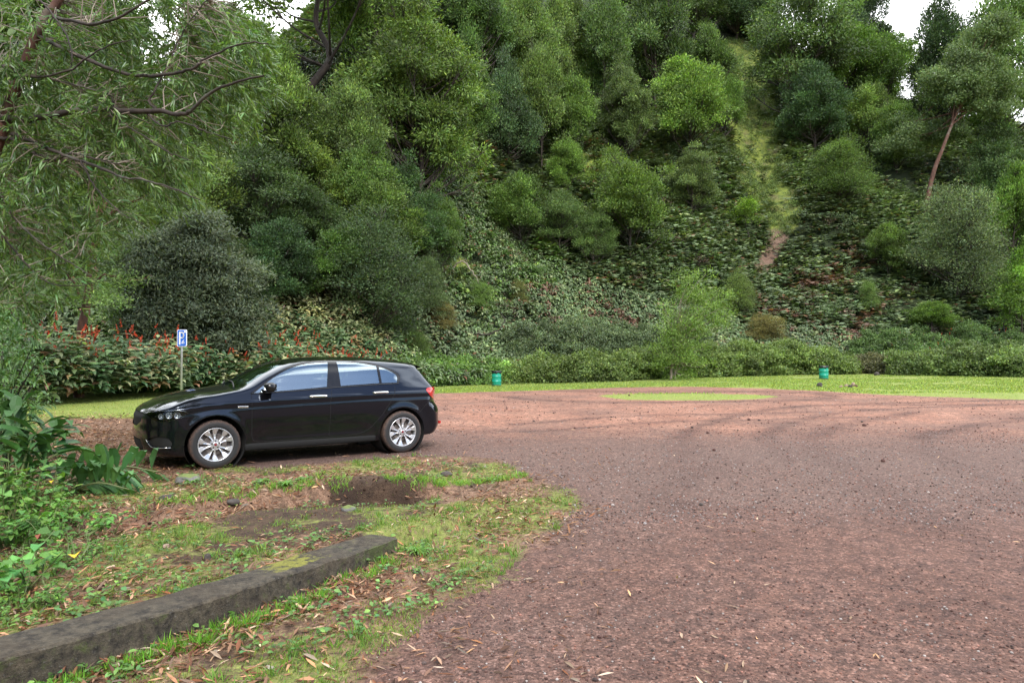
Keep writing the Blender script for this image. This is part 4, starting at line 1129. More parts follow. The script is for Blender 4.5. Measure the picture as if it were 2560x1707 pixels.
PALE = hpoly([(590, 700), (640, 610), (740, 640), (860, 740), (880, 810), (600, 815)])
RUST = [hpoly(q) for q in ([(1200, 690), (1420, 640), (1520, 700), (1480, 790), (1250, 770)], [(1720, 660), (1960, 560), (2050, 690), (1950, 790), (1750, 780)], [(1090, 350), (1140, 360), (1130, 440), (1090, 430)], [(2200, 400), (2352, 330), (2352, 420), (2230, 470)], [(1320, 330), (1380, 350), (1370, 400), (1330, 400)])]
LITE = [hpoly(q) for q in ([(1000, 560), (1250, 560), (1290, 640), (1130, 700), (1010, 660)], [(1040, 400), (1120, 390), (1130, 480), (1020, 560)])]
def ginger_cols(x, y):
    n = len(x); c = np.tile(np.array([.122, .172, .076]), (n, 1))
    f = fbm(x*.16, y*.16, 0, 4, 51)[:, None]; c = c*(1+.8*f)
    p = in_any(x, y, [PALE], .5); c[p] = np.array([.22, .24, .105])*rng.uniform(.6, 1.3, (p.sum(), 1))
    r = in_any(x, y, RUST, .5) & (fbm(x*.5, y*.5, 0, 3, 52)+rng.normal(0, .25, n) > .22)
    c[r] = np.array([.17, .095, .062])*rng.uniform(.5, 1.4, (r.sum(), 1))
    l = in_any(x, y, LITE, .5) & (rng.uniform(size=n) < .5); c[l] = np.array([.11, .19, .045])*rng.uniform(.6, 1.3, (l.sum(), 1))
    s = (rng.uniform(size=n) < .10); c[s] *= [2.0, 1.75, 1.6]
    return c
def hill_carpet():
    for (y0, y1, n, far, nl, L, W) in ((24, 64, 62000, False, 8, .50, .17), (64, 122, 90000, True, 7, .66, .25)):
        x, y = visible_xy(n, y0, y1); toe = np.interp(x, *zip(*TOE))
        den = fbm(x*.09, y*.09, 0, 3, 61)
        ok = (y-toe > .6) & ~(rng.uniform(size=n) < .93*sstep(-1.6, 1.2, poly_sd(x, y, HG)+1.6*fbm(x*.5, y*.5, 0, 3, 58))) & ~((in_any(x, y, HG2+HB, -.1)) & (rng.uniform(size=n) < .85)) & (den+rng.uniform(-.3, .9, n) > -.15)
        x, y = x[ok], y[ok]; z = H(x, y)
        vis = (z-HCAM)/y < .56
        x, y, z = x[vis], y[vis], z[vis]
        lb = LB(); gingers(lb, x, y, z-.1, rng.uniform(.6, 1.25, len(x))*(1+.4*fbm(x*.3, y*.3, 0, 3, 57)), nl, L, W, ginger_cols(x, y), .22, far, .62, (.3, .7))
        o = lb.build('ginger_carpet', LG); tag(o, kind='stuff')
hill_carpet()
def clump_leaves(lb, C, rc, flat, ns, nl, sub, L, W, col, var=.28, up=.3, hemi=True, cv=.16):
    """feathery leaf clumps round centres C"""
    C = np.asarray(C, float); n = len(C); rc = np.broadcast_to(rc, (n,))
    d = rv(n*ns)
    if hemi: d[:, 2] = np.abs(d[:, 2])-.35; d = unit(d)
    cc = np.repeat(C, ns, 0)+d*np.stack([np.repeat(rc, ns)]*2+[np.repeat(rc, ns)*flat], -1)*rng.uniform(.5, 1.05, (n*ns, 1))
    kc = np.exp(rng.normal(0, cv, n))
    P = np.repeat(cc, nl, 0)+rng.normal(size=(n*ns*nl, 3))*sub*[1, 1, .65]; dd = np.repeat(d, nl, 0); m = len(P)
    D = dd*.6+rv(m)*1.0+[0, 0, up]; N = unit(rv(m)*.55+[0, 0, .4]+dd*.9)
    V, F = rhomb(P, D, N, L*rng.uniform(.6, 1.3, m), W*rng.uniform(.7, 1.3, m), .12)
    b = np.asarray(col, float)
    if b.ndim == 2: b = np.repeat(b, ns*nl, 0)
    cl = leafcol(m, b*np.repeat(kc, ns*nl)[:, None], var, .08)
    lb.add(V, F, cl)
def undergrowth():
    n = 2600; x, y = visible_xy(n, 27, 112); toe = np.interp(x, *zip(*TOE))
    ok = (y-toe > 1.0) & ~(in_any(x, y, [HG], 0) & (rng.uniform(size=n) < .8)) & ~in_any(x, y, HB, 0) & (fbm(x*.12+5, y*.12, 0, 3, 71)+rng.uniform(-.35, .35, n) > -.02)
    x, y = x[ok], y[ok]; z = H(x, y); v = (z-HCAM)/y < .56; x, y, z = x[v], y[v], z[v]
    lb = LB(); f = fbm(x*.2, y*.2, 0, 3, 72)[:, None]
    col = np.array([.085, .125, .050])*(1+.7*f)
    u = rng.uniform(size=len(x)); col[u < .12] = [.085, .055, .038]; col[(u > .12) & (u < .3)] = [.085, .14, .035]
    clump_leaves(lb, np.stack([x, y, z+.45], -1), rng.uniform(.5, 1.4, len(x)), .8, 7, 22, .30, .22, .085, col)
    tag(lb.build('undergrowth', LM), kind='stuff')
    # low herbs and moss tufts in the gully
    n = 7500; P = np.array(HG); x = rng.uniform(P[:, 0].min(), P[:, 0].max(), n); y = rng.uniform(P[:, 1].min(), P[:, 1].max(), n)
    ok = in_any(x, y, [HG], .5) & (fbm(x*.6, y*.6, 0, 3, 73)+rng.uniform(-.3, .3, n) > .05); x, y = x[ok], y[ok]; z = H(x, y)
    lb = LB(); clump_leaves(lb, np.stack([x, y, z+.1], -1), .40, .5, 4, 13, .2, .17, .08, np.array([.115, .165, .045])*np.exp(rng.normal(0, .3, (len(x), 1))))
    tag(lb.build('gully_herbs', LM), kind='stuff')
undergrowth()

def hedge(label, px, heights, depth, n, col, seed, name='hedge', cat='hedge', L=.15, W=.085, sub=.16, nl=26, ns=11):
    """px: base points in view pixels, heights in metres"""
    B = np.array([hitg(a, b, 6)[:2] if hitg(a, b, 6) is not None else gp(a*DS, b*DS)[:2] for a, b in px])
    t = rng.uniform(0, len(B)-1, n); i = np.clip(t.astype(int), 0, len(B)-2); f = (t-i)[:, None]
    c = B[i]*(1-f)+B[i+1]*f; hh = np.interp(t, range(len(heights)), heights)*(1+.5*fbm(t*4.3, 0, seed, 3, 81))
    q = rng.uniform(0, 1, n); y = c[:, 1]+q*depth; x = c[:, 0]+rng.normal(0, .3, n)+q*depth*c[:, 0]/c[:, 1]
    prof = np.sqrt(np.clip(1-(q*1.25-.75)**2*1.2, .1, 1)); zz = rng.uniform(0, 1, n)**.7*hh*prof
    r = np.minimum(.55, .25+.3*hh*.3)*rng.uniform(.7, 1.3, n)
    z = H(x, y)+np.maximum(.1, zz-r*.5)
    lb = LB(); k = (1+.5*fbm(x*.5, y*.5, z*.5, 3, 82))[:, None]
    clump_leaves(lb, np.stack([x, y, z], -1), r, .85, ns, nl, sub, L, W, np.asarray(col)*k, .30, .35, cv=.22)
    o = lb.build('foliage', LM); root = empty(name, (B[:, 0].mean(), B[:, 1].mean(), 0)); 
    o.parent = root; o.location = (-root.location[0], -root.location[1], 0)
    m = MB()
    for j in range(46):
        t0 = rng.uniform(0, len(B)-1); i0 = min(int(t0), len(B)-2); p = B[i0]*(1-t0+i0)+B[i0+1]*(t0-i0)+[0, depth*.5]; hz = float(H(p[0], p[1]))
        hj = float(np.interp(t0, range(len(heights)), heights))
        m.tube(crom([(p[0], p[1], hz-.1), (p[0]+rng.normal(0, .2), p[1]-.1, hz+hj*.4), (p[0]+rng.normal(0, .5), p[1]-.2, hz+hj*.85)], 3), [.03]*6+[.012], 4, cap=False)
    s = m.build('stems', BK); s.parent = root; s.location = o.location
    tag(root, label, cat); return root
hedge('long mounded green bramble hedge between the two green bins along the lawn', [(1130, 881), (1260, 880), (1400, 877), (1550, 869), (1700, 865), (1850, 861), (1960, 860)], [1.1, 1.7, 1.9, 2.1, 2.3, 2.3, 1.1], 3.2, 1150, (.135, .190, .052), 1)
hedge('low trimmed green hedge between the black car and the left bin', [(900, 888), (985, 884), (1060, 882), (1160, 881)], [1.0, .95, 1.0, 1.2], 2.4, 420, (.125, .215, .052), 2)
hedge('dark green bramble hedge at the right edge behind the lawn', [(2060, 862), (2140, 863), (2250, 865), (2380, 867), (2480, 868)], [1.4, 1.9, 1.9, 1.8, 1.8], 3.0, 700, (.120, .172, .050), 3)
hedge('strip of scrub with brown twigs behind the right bin', [(1900, 859), (1990, 858), (2080, 860)], [1.3, 1.2, 1.0], 2.6, 260, (.11, .11, .05), 4, 'shrub', 'shrub')
hedge('small bright leafy hedge behind the bonnet of the car at the sign post', [(300, 903), (400, 897), (470, 892), (560, 890), (700, 890), (860, 892)], [.35, .75, .95, 1.0, 1.0, 1.0], 1.4, 340, (.085, .170, .032), 5, L=.10, W=.06, sub=.12)
hedge('tall pale mixed shrubs rising behind the long hedge', [(1180, 860), (1290, 858), (1400, 852), (1500, 846), (1640, 842)], [2.6, 3.2, 3.0, 2.6, 1.6], 3.0, 480, (.11, .150, .070), 6, 'shrub', 'shrub')
hedge('feathery light green shrubs on the bank right of the right bin', [(1960, 845), (2060, 838), (2180, 836), (2352, 836)], [1.6, 2.0, 2.4, 2.4], 3.0, 460, (.085, .14, .040), 7, 'shrub', 'shrub')

# ------------------------------------------------------------------ ginger bed on the left with orange seed spikes
def spikes(x, y, z, rmax=.32):
    lb = LB()
    for a, b, c in zip(x, y, z):
        ax = unit(np.array([rng.normal(0, .35), rng.normal(0, .25), 1.])); l = rng.uniform(.14, rmax); n = 34
        t = rng.uniform(0, 1, n); P = np.array([a, b, c])+ax*(t*l)[:, None]
        D = rv(n); D -= ax*(D@ax)[:, None]; D = unit(D)+ax*.9
        V, F = rhomb(P, D, rv(n), .06*(1.15-t*.6), .032, .2)
        lb.add(V, F, leafcol(n, (.44, .065, .028), .45, .14))
    return lb
def ginger_bed():
    P = wpoly([(40, 936), (200, 927), (330, 915), (470, 901), (600, 893), (760, 890), (900, 886)])
    n = 1900; t = rng.uniform(0, len(P)-1, n); i = np.clip(t.astype(int), 0, len(P)-2); f = t-i
    P = np.array(P); c = P[i]*(1-f)[:, None]+P[i+1]*f[:, None]
    q = rng.uniform(0, 1, n)**1.1*6.5; x = c[:, 0]*(1+q/c[:, 1]); y = c[:, 1]+q+.2; z = H(x, y)
    col = np.tile(np.array([.085, .14, .052]), (n, 1)); u = rng.uniform(size=n)
    col[u < .22] = [.25, .27, .13]; col[(u > .22) & (u < .28)] = [.30, .20, .09]; col[u > .82] = [.05, .11, .04]
    lb = LB(); h = rng.uniform(.9, 2.15, n)*(1+.25*fbm(x*.7, y*.7, 0, 3, 55))*np.interp(t, [0, 3, 5, 6], [1, .95, .9, .7])
    gingers(lb, x, y, z, h, 13, .46, .15, col, .22)
    o = lb.build('ginger_bed', LG); tag(o, kind='stuff')
    k = rng.choice(n, 620, replace=False); k = k[q[k] < 4.6]
    o = spikes(x[k]+rng.normal(0, .1, len(k)), y[k]-.35, z[k]+h[k]*rng.uniform(.88, 1.2, len(k))).build('ginger_seed_spikes', LG); tag(o, kind='stuff')
    B = np.array([hitg(a, b, 10)[:2] for a, b in [(rng.uniform(2040, 2350), rng.uniform(795, 842)) for _ in range(60)]])
    o = spikes(B[:, 0], B[:, 1], H(B[:, 0], B[:, 1])+rng.uniform(1.0, 1.7, 60), .32).build('distant_seed_spikes', LG); tag(o, kind='stuff')
ginger_bed()
# ================================================================== overhanging tree in front, forked tree
def branch_px(pts, r0, r1, m, k=7):
    P = crom([at(u, v, Y-(.35 if Y < 8 else 0)) for u, v, Y in pts], 6); P[1:-1] += rng.normal(0, .004 if pts[0][2] < 8 else .03, P[1:-1].shape); m.tube(P, np.linspace(r0, r1, len(P)), k, cap=False); return P
def front_tree():
    root = empty('overhanging_tree', tuple(at(-90, 1227, 7.5)))
    tag(root, 'near tree leaning in from the left edge, long dark branches hanging over the upper left', 'tree')
    m = MB()
    tr = branch_px([(-100, 1240, 7.5), (-105, 900, 7.4), (-70, 600, 7.2), (-10, 370, 7.05), (30, 250, 7.0), (98, 75, 6.9), (146, 0, 6.9), (230, -190, 6.8)], .085, .034, m, 10)
    b = MB(); L = []
    def br(pts, r0, r1): L.append(branch_px(pts, r0, r1, b))
    br([(-20, 296, 7.0), (68, 298, 6.9), (143, 286, 6.8), (232, 274, 6.7), (337, 278, 6.6), (396, 278, 6.5), (447, 286, 6.45), (483, 274, 6.4), (524, 235, 6.3), (590, 205, 6.2), (660, 190, 6.1)], .036, .008)
    br([(0, 345, 7.0), (39, 352, 6.95), (74, 377, 6.9), (119, 400, 6.8), (140, 399, 6.8), (167, 387, 6.7), (185, 383, 6.7), (238, 396, 6.6), (300, 410, 6.5)], .020, .006)
    br([(30, 336, 7.0), (89, 357, 6.8), (149, 384, 6.6), (208, 405, 6.5), (268, 426, 6.4), (298, 441, 6.3), (357, 450, 6.2), (430, 470, 6.1), (500, 500, 6.0)], .019, .005)
    br([(90, 90, 6.9), (220, 150, 6.6), (340, 190, 6.5), (447, 182, 6.4), (488, 167, 6.3), (512, 149, 6.3), (600, 110, 6.2), (670, 110, 6.1)], .020, .005)
    br([(120, 40, 6.9), (240, 60, 6.5), (340, 20, 6.3), (460, -60, 6.2)], .018, .006)
    br([(396, 278, 6.5), (372, 256, 6.6), (385, 230, 6.6), (420, 160, 6.7), (470, 60, 6.7), (520, 0, 6.7)], .012, .005)
    br([(360, 275, 6.6), (385, 300, 6.5), (412, 315, 6.4), (450, 305, 6.4), (520, 330, 6.3), (580, 350, 6.3)], .011, .004)
    br([(245, 275, 6.7), (300, 305, 6.6), (360, 340, 6.5), (410, 375, 6.4), (470, 400, 6.3)], .010, .004)
    br([(285, 272, 6.7), (275, 240, 6.7), (220, 222, 6.8), (160, 205, 6.8), (120, 195, 6.8)], .010, .004)
    br([(-20, 420, 7.0), (20, 520, 6.9), (80, 590, 6.8), (150, 640, 6.7), (230, 690, 6.6)], .014, .004)
    br([(-20, 560, 7.0), (50, 640, 6.9), (110, 700, 6.8), (180, 715, 6.7), (280, 700, 6.6)], .010, .003)
    br([(-30, 760, 7.0), (40, 700, 6.8), (120, 670, 6.7), (200, 640, 6.6)], .008, .003)
    br([(200, 400, 6.5), (240, 470, 6.5), (300, 530, 6.4), (360, 560, 6.4)], .009, .003)
    br([(-20, 150, 6.9), (60, 190, 6.7), (160, 180, 6.5), (260, 120, 6.4), (330, 100, 6.3)], .014, .004)
    br([(60, -40, 6.6), (150, 60, 6.4), (180, 140, 6.3), (175, 170, 6.3)], .010, .004)
    poly = [(-120, -80), (500, -80), (520, 0), (560, 20), (640, 50), (690, 110), (665, 190), (640, 300), (600, 350), (530, 345), (500, 420), (440, 500), (330, 560), (270, 680), (190, 760), (-120, 780)]
    Lp = np.concatenate(L+[tr[20:]])
    n = 1850; u = rng.uniform(-120, 700, n*3); v = rng.uniform(-80, 790, n*3)
    den = fbm(u*.011, v*.011, 0, 3, 91)
    ok = (poly_sd(u, v, poly) > 0) & (np.hypot((u-400)/26, (v-80)/52) > 1) & (np.hypot((u-310)/20, (v-245)/16) > 1)
    ok &= rng.uniform(size=len(u)) < np.where(v < 470, .74+1.7*den, .15+1.0*den)
    ok &= ~((np.hypot((u-560)/90, (v-420)/60) < 1))
    u, v = u[ok][:n], v[ok][:n]; Yd = rng.uniform(6.2, 8.4, len(u))
    C = at(u, v, Yd)
    tw = MB(); lb = LB()
    for c in C:
        dd = np.linalg.norm(Lp-c, axis=1); s = Lp[np.argmin(dd+rng.uniform(0, .25, len(Lp)))]
        mid = (s+c)/2+rng.normal(0, .07, 3)+[0, 0, .05]
        if np.linalg.norm(s-c) < 1.4 and rng.uniform() < .45:
            q = crom([s, mid, c], 3); tw.tube(q, np.linspace(.0055, .002, len(q)), 4, cap=False)
        d0 = unit(c-mid+rng.normal(0, .05, 3)); ln = rng.uniform(.16, .34); e = c+d0*ln+[0, 0, -.05]
        tw.tube([c, (c+e)/2+[0, 0, .01], e], [.0016, .0013, .0008], 3, cap=False)
        k = int(rng.integers(20, 38)); t = rng.uniform(-.3, 1, k)[:, None]
        P = c+(e-c)*t+rng.normal(0, .012, (k, 3))
        D = d0*.8+rv(k)*.7+[0, 0, -.02]; N = rv(k)+[0, 0, .7]
        V, F = leaf5(P, D, N, rng.uniform(.06, .11, k), rng.uniform(.011, .019, k), rng.uniform(.0, .35, k), .08)
        lb.add(V, F, leafcol(k, np.array([.092, .160, .040])*math.exp(rng.normal(0, .22)), .26, .12, 8))
    for nm, o in (('trunk', m.build('trunk', BR, None, True)), ('branches', b.build('branches', BK, None, True)), ('twigs', tw.build('twigs', BP)), ('foliage', lb.build('foliage', leaf_mat('acacia_leaves', .36, .30, .5)))):
        o.parent = root; o.location = -root.location
front_tree()
def fork_tree():
    Y = 23.5
    base = at(205, 985, Y)
    root = empty('forked_tree', (base[0], base[1], float(H(base[0], base[1]))-.1)); tag(root, 'tree with reddish-brown forked trunk rising out of the ginger bed at left', 'tree')
    m = MB()
    branch_px([(198, 1000, Y), (203, 860, Y), (214, 767, Y), (228, 680, Y), (238, 609, Y), (247, 549, Y), (249, 480, Y), (262, 400, Y+.3), (250, 300, Y+.5)], .16, .05, m, 10)
    branch_px([(253, 580, Y), (275, 545, Y-.4), (310, 508, Y-.8), (350, 498, Y-1.1), (400, 470, Y-1.4)], .08, .02, m)
    branch_px([(250, 535, Y), (268, 500, Y+.2), (285, 470, Y+.4), (320, 420, Y+.5)], .07, .02, m)
    branch_px([(245, 570, Y), (200, 568, Y-.2), (150, 560, Y-.4)], .05, .02, m)
    branch_px([(214, 767, Y), (180, 700, Y-.2), (120, 650, Y-.6), (60, 640, Y-.8)], .05, .02, m)
    branch_px([(222, 720, Y), (262, 690, Y-.3), (330, 700, Y-.7), (380, 690, Y-1)], .04, .012, m)
    branch_px([(247, 500, Y), (200, 440, Y-.2), (120, 390, Y-.6), (60, 380, Y-.8)], .06, .02, m)
    C = []
    for (u0, v0, ru, rv_, n) in ((330, 400, 190, 90, 22), (120, 430, 150, 110, 18), (430, 430, 80, 80, 10), (100, 600, 140, 80, 16), (330, 520, 110, 50, 7), (80, 720, 120, 60, 12), (260, 720, 70, 40, 5), (200, 300, 150, 70, 10)):
        for _ in range(n):
            a = rng.uniform(0, 2*PI); q = math.sqrt(rng.uniform())
            C.append(at(u0+q*ru*math.cos(a), v0+q*rv_*math.sin(a), Y+rng.uniform(-2.4, 2.6)))
    lb = LB(); clump_leaves(lb, C, rng.uniform(.55, .95, len(C)), .5, 15, 24, .20, .13, .038, (.095, .155, .040), .3, .1)
    for o in (m.build('trunk', BR, None, True), lb.build('crown', LM)):
        o.parent = root; o.location = -root.location
fork_tree()
def dome_bush():
    # big grey-green dome and the brighter round shrub in front of it
    for lab, u0, vb, vt, wd, Y, col, L, W, nc, nm in (
        ('huge dome-shaped grey-green bush standing behind the parking sign', 480, 870, 470, 400, 30, (.100, .128, .074), .19, .055, 400, 'dome_bush'),
        ('round yellow-green shrub with loose branches in front of the dome bush', 365, 800, 555, 215, 31, (.095, .155, .042), .17, .048, 110, 'round_shrub')):
        b = at(u0, vb, Y); z0 = float(H(b[0], b[1])); hh = (vb-vt)*Y/FPX+ (b[2]-z0); rx = wd*.5*Y/FPX
        root = empty(nm, (b[0], b[1], z0)); tag(root, lab, 'bush')
        C = []
        zc = max(z0+.2, b[2]); hh = at(u0, vt, Y)[2]-zc
        while len(C) < nc:
            d = rv(1)[0]; d[2] = abs(d[2]); q = rng.uniform(.62, 1.0)
            s = .82+.22*float(fbm(d[0]*1.6+4, d[1]*1.6, d[2]*1.6, 2, 17))
            C.append([b[0]+d[0]*rx*q*s, b[1]+d[1]*rx*.7*q*s, zc+d[2]*hh*q*s])
        C = np.array(C); lb = LB()
        clump_leaves(lb, C-np.array(root.location), rng.uniform(.5, .95, nc), .5, 14, 26, .20, L, W, col, .30, -.35, cv=.20)
        lb.build('crown', LM, root)
        m = MB()
        for _ in range(9):
            e = C[rng.integers(nc)]-np.array(root.location); m.tube(crom([(rng.normal(0, .2), rng.normal(0, .2), -.2), e*[.3, .3, .5], e*.92], 5), np.linspace(.09, .02, 11), 6, cap=False)
        m.build('trunk', BK, root, True)
dome_bush()
def roadside_tree():
    q = hitg(1541, 873, 20); root = empty('young_tree', (q[0], q[1], q[2])); tag(root, 'young bright yellow-green tree with a thin pale trunk standing in front of the hedge', 'tree')
    Y = q[1]; s = Y/FPX*DS
    m = MB(); m.tube(crom([(0, 0, -.1), (.05, 0, 40*s), (.25, 0, 80*s), (.45, .1, 130*s), (.9, .1, 210*s)], 5), np.linspace(.10, .02, 21), 7)
    C = []
    for (dx, dz, r, n) in ((5, 90, 50, 20), (40, 160, 62, 22), (75, 200, 44, 12), (60, 120, 50, 13), (100, 150, 42, 10), (30, 225, 26, 6), (0, 58, 46, 18), (20, 30, 44, 12), (40, 75, 60, 14), (120, 180, 28, 6)):
        for _ in range(n):
            d = rv(1)[0]*rng.uniform(.3, 1); C.append([(dx+d[0]*r)*s, d[1]*r*s, (dz+d[2]*r)*s])
            if rng.uniform() < .7: m.tube(crom([(.25+.004*dz*s, 0, dz*s*.6), np.array(C[-1])*[.6, .6, .85], C[-1]], 3), [.025]*3+[.012]*4, 4, cap=False)
    lb = LB(); clump_leaves(lb, C, rng.uniform(.35, .75, len(C)), .5, 9, 16, .22, .17, .05, (.15, .235, .045), .26, .2)
    m.build('trunk', BP, root, True); lb.build('crown', LM, root)
roadside_tree()
def bare_wood():
    # fallen and dead branches on the slope
    for lab, pts, r, mt in (
        ('dead grey branch hanging over the bright mossy patch on the slope', [(1035, 620), (1060, 600), (1085, 625), (1100, 650)], .07, BP),
        ('dark bare branch sticking out beside the creeper-covered shrub', [(1080, 765), (1130, 765), (1160, 740), (1150, 720)], .07, BK),
        ('pale dead trunk lying across the slope at lower right', [(2195, 560), (2230, 600), (2270, 640), (2300, 700)], .06, BP),
        ('bare dead stem standing in the low slope trees', [(1391, 470), (1394, 430), (1398, 380)], .09, BP)):
        W = []
        q0 = hitg(pts[0][0], pts[0][1], 20)
        for a, b in pts: W.append(at(a*DS, b*DS, q0[1]-.8))
        o = empty('dead_branch', tuple(W[0])); tag(o, lab, 'branch'); m = MB()
        P = crom(np.array(W)-W[0], 5); P = P+rng.normal(0, .04, P.shape); m.tube(P, np.linspace(r, r*.4, len(P)), 6)
        for k in range(3): e = P[len(P)//3*(k+1)-1]; m.tube([e, e+rng.normal(0, .6, 3)+[0, 0, .5]], [r*.4, r*.15], 4)
        m.build('branch', mt, o, True)
    # leaning red-trunked tree
    q = hitg(2122, 490, 30); root = empty('leaning_tree', tuple(q)); tag(root, 'tall tree with a long bare reddish trunk leaning right, on the slope at right', 'tree')
    Y = q[1]; s = Y/FPX*DS; m = MB()
    P = crom([(0, 0, -.4), (22*s, 0, 90*s), (45*s, 0, 150*s), (70*s, 0, 215*s), (95*s, .4, 280*s), (130*s, .4, 360*s)], 6)
    m.tube(P, np.linspace(.30, .06, len(P)), 8); ends = P
    C = []
    for (dx, dz, rx_, rz_, n) in ((30, 215, 65, 45, 14), (85, 300, 85, 65, 32), (120, 365, 65, 60, 24), (155, 270, 65, 60, 20), (-20, 180, 40, 35, 7), (150, 410, 40, 40, 10), (110, 200, 40, 30, 6)):
        for _ in range(n):
            d = rv(1)[0]*rng.uniform(.2, 1)**.6; C.append([(dx+d[0]*rx_)*s, (d[1]*55+(70 if dz < 260 else 0))*s, (dz+d[2]*rz_)*s])
            if rng.uniform() < .35:
                a = P[min(len(P)-2, int(len(P)*rng.uniform(.55, .95)))]; m.tube(crom([a, (a+C[-1])/2-[0, 0, .3], C[-1]], 3), np.linspace(.09, .02, 7), 4, cap=False)
    lb = LB(); clump_leaves(lb, C, rng.uniform(.9, 1.6, len(C)), .8, 24, 26, .40, .32, .11, (.115, .170, .058), .28, .2)
    m.build('trunk', BR, root, True); lb.build('crown', LM, root)
bare_wood()
# ================================================================== kerb, bins, sign, stones
def concrete():
    t = NT('mossy_concrete'); p = t.pos(); g = t.n('ShaderNodeNewGeometry'); sp = t.n('ShaderNodeSeparateXYZ'); t.L.new(g.outputs['Normal'], sp.inputs[0])
    n = t.noise(16, 8, p, .75); n2 = t.noise(2.2, 5, p, .65); n3 = t.noise(60, 3, p, .6)
    c = t.mix(t.ramp(n, [(.38, 0.0), (.64, 1.0)]), (.013, .010, .007), (.098, .080, .054))
    c = t.mix(t.ramp(n2, [(.45, 0.0), (.7, .7)]), c, (.055, .038, .022))
    c = t.mix(t.ramp(n3, [(.62, 0.0), (.75, .5)]), c, (.17, .16, .14))
    moss = t.attr('moss'); mm = t.ramp(t.math('ADD', moss, t.math('MULTIPLY', t.math('SUBTRACT', n, .5), 1.6)), [(.42, 0.0), (.62, 1.0)])
    c = t.mix(mm, c, t.mix(n3, (.10, .11, .018), (.27, .25, .035)))
    gm = t.ramp(t.math('ADD', t.attr('green'), t.math('MULTIPLY', t.math('SUBTRACT', t.noise(13, 6, p, .75), .5), 1.9)), [(.5, 0.0), (.75, .8)])
    c = t.mix(gm, c, (.060, .078, .018))
    return t.out(t.bsdf(c, .92, 0, t.bump(t.math('ADD', n, t.math('MULTIPLY', n3, .5)), 1.0, .022)))
def kerb():
    P = crom([(-.86, 5.16), (-1.12, 4.62), (-1.40, 4.12), (-1.70, 3.62), (-1.99, 3.24), (-2.40, 2.72), (-3.1, 1.9)], 14); n = len(P)
    T_ = unit(np.gradient(P, axis=0)); N_ = np.stack([T_[:, 1], -T_[:, 0]], -1)
    if N_[0].dot([-1, .5]) < 0: N_ = -N_
    top = np.interp(P[:, 1], [1.9, 3.2, 4.2, 5.16], [.185, .175, .145, .105])
    wd = .29; J = 9
    prof = [(0, -.25), (0, -.02), (.0, .45), (.0, .92), (.012, .985), (.03, 1.0), (.09, 1.0), (.15, 1.0), (.21, 1.0), (.26, .995), (.285, .97), (.29, .85), (.29, .2), (.29, -.3)]
    V = []; moss = []; green = []
    for i in range(n):
        for (o, h) in prof:
            x, y = P[i]+N_[i]*o; z = h*top[i] if h >= 0 else h
            w = .016*float(fbm(x*8, y*8, z*8, 4, 5)); V.append((x+N_[i][0]*w, y+N_[i][1]*w, z+w*.6))
            moss.append(.62*math.exp(-((P[i][1]-4.35)/.28)**2)*(o > .08)*(h > .9)+.25*(h > .9)*math.exp(-((P[i][1]-4.95)/.25)**2))
            green.append(.26*(h < .97)*(h > .4)+.15+(.25 if P[i][1] > 4.7 else 0))
    V = np.array(V); k = len(prof)
    F = [[i*k+j, (i+1)*k+j, (i+1)*k+j+1, i*k+j+1] for i in range(n-1) for j in range(k-1)]
    cap = [[0, j, j+1] for j in range(1, k-1)]
    o = mk('kerb', V, [np.array(F), np.array(cap)], concrete(), smooth=False, attrs=dict(moss=moss, green=green))
    bm = bmesh.new(); bm.from_mesh(o.data); bmesh.ops.recalc_face_normals(bm, faces=bm.faces); bm.to_mesh(o.data); bm.free()
    tag(o, 'low dark concrete kerb with moss running from the bottom left corner', 'kerb')
kerb()
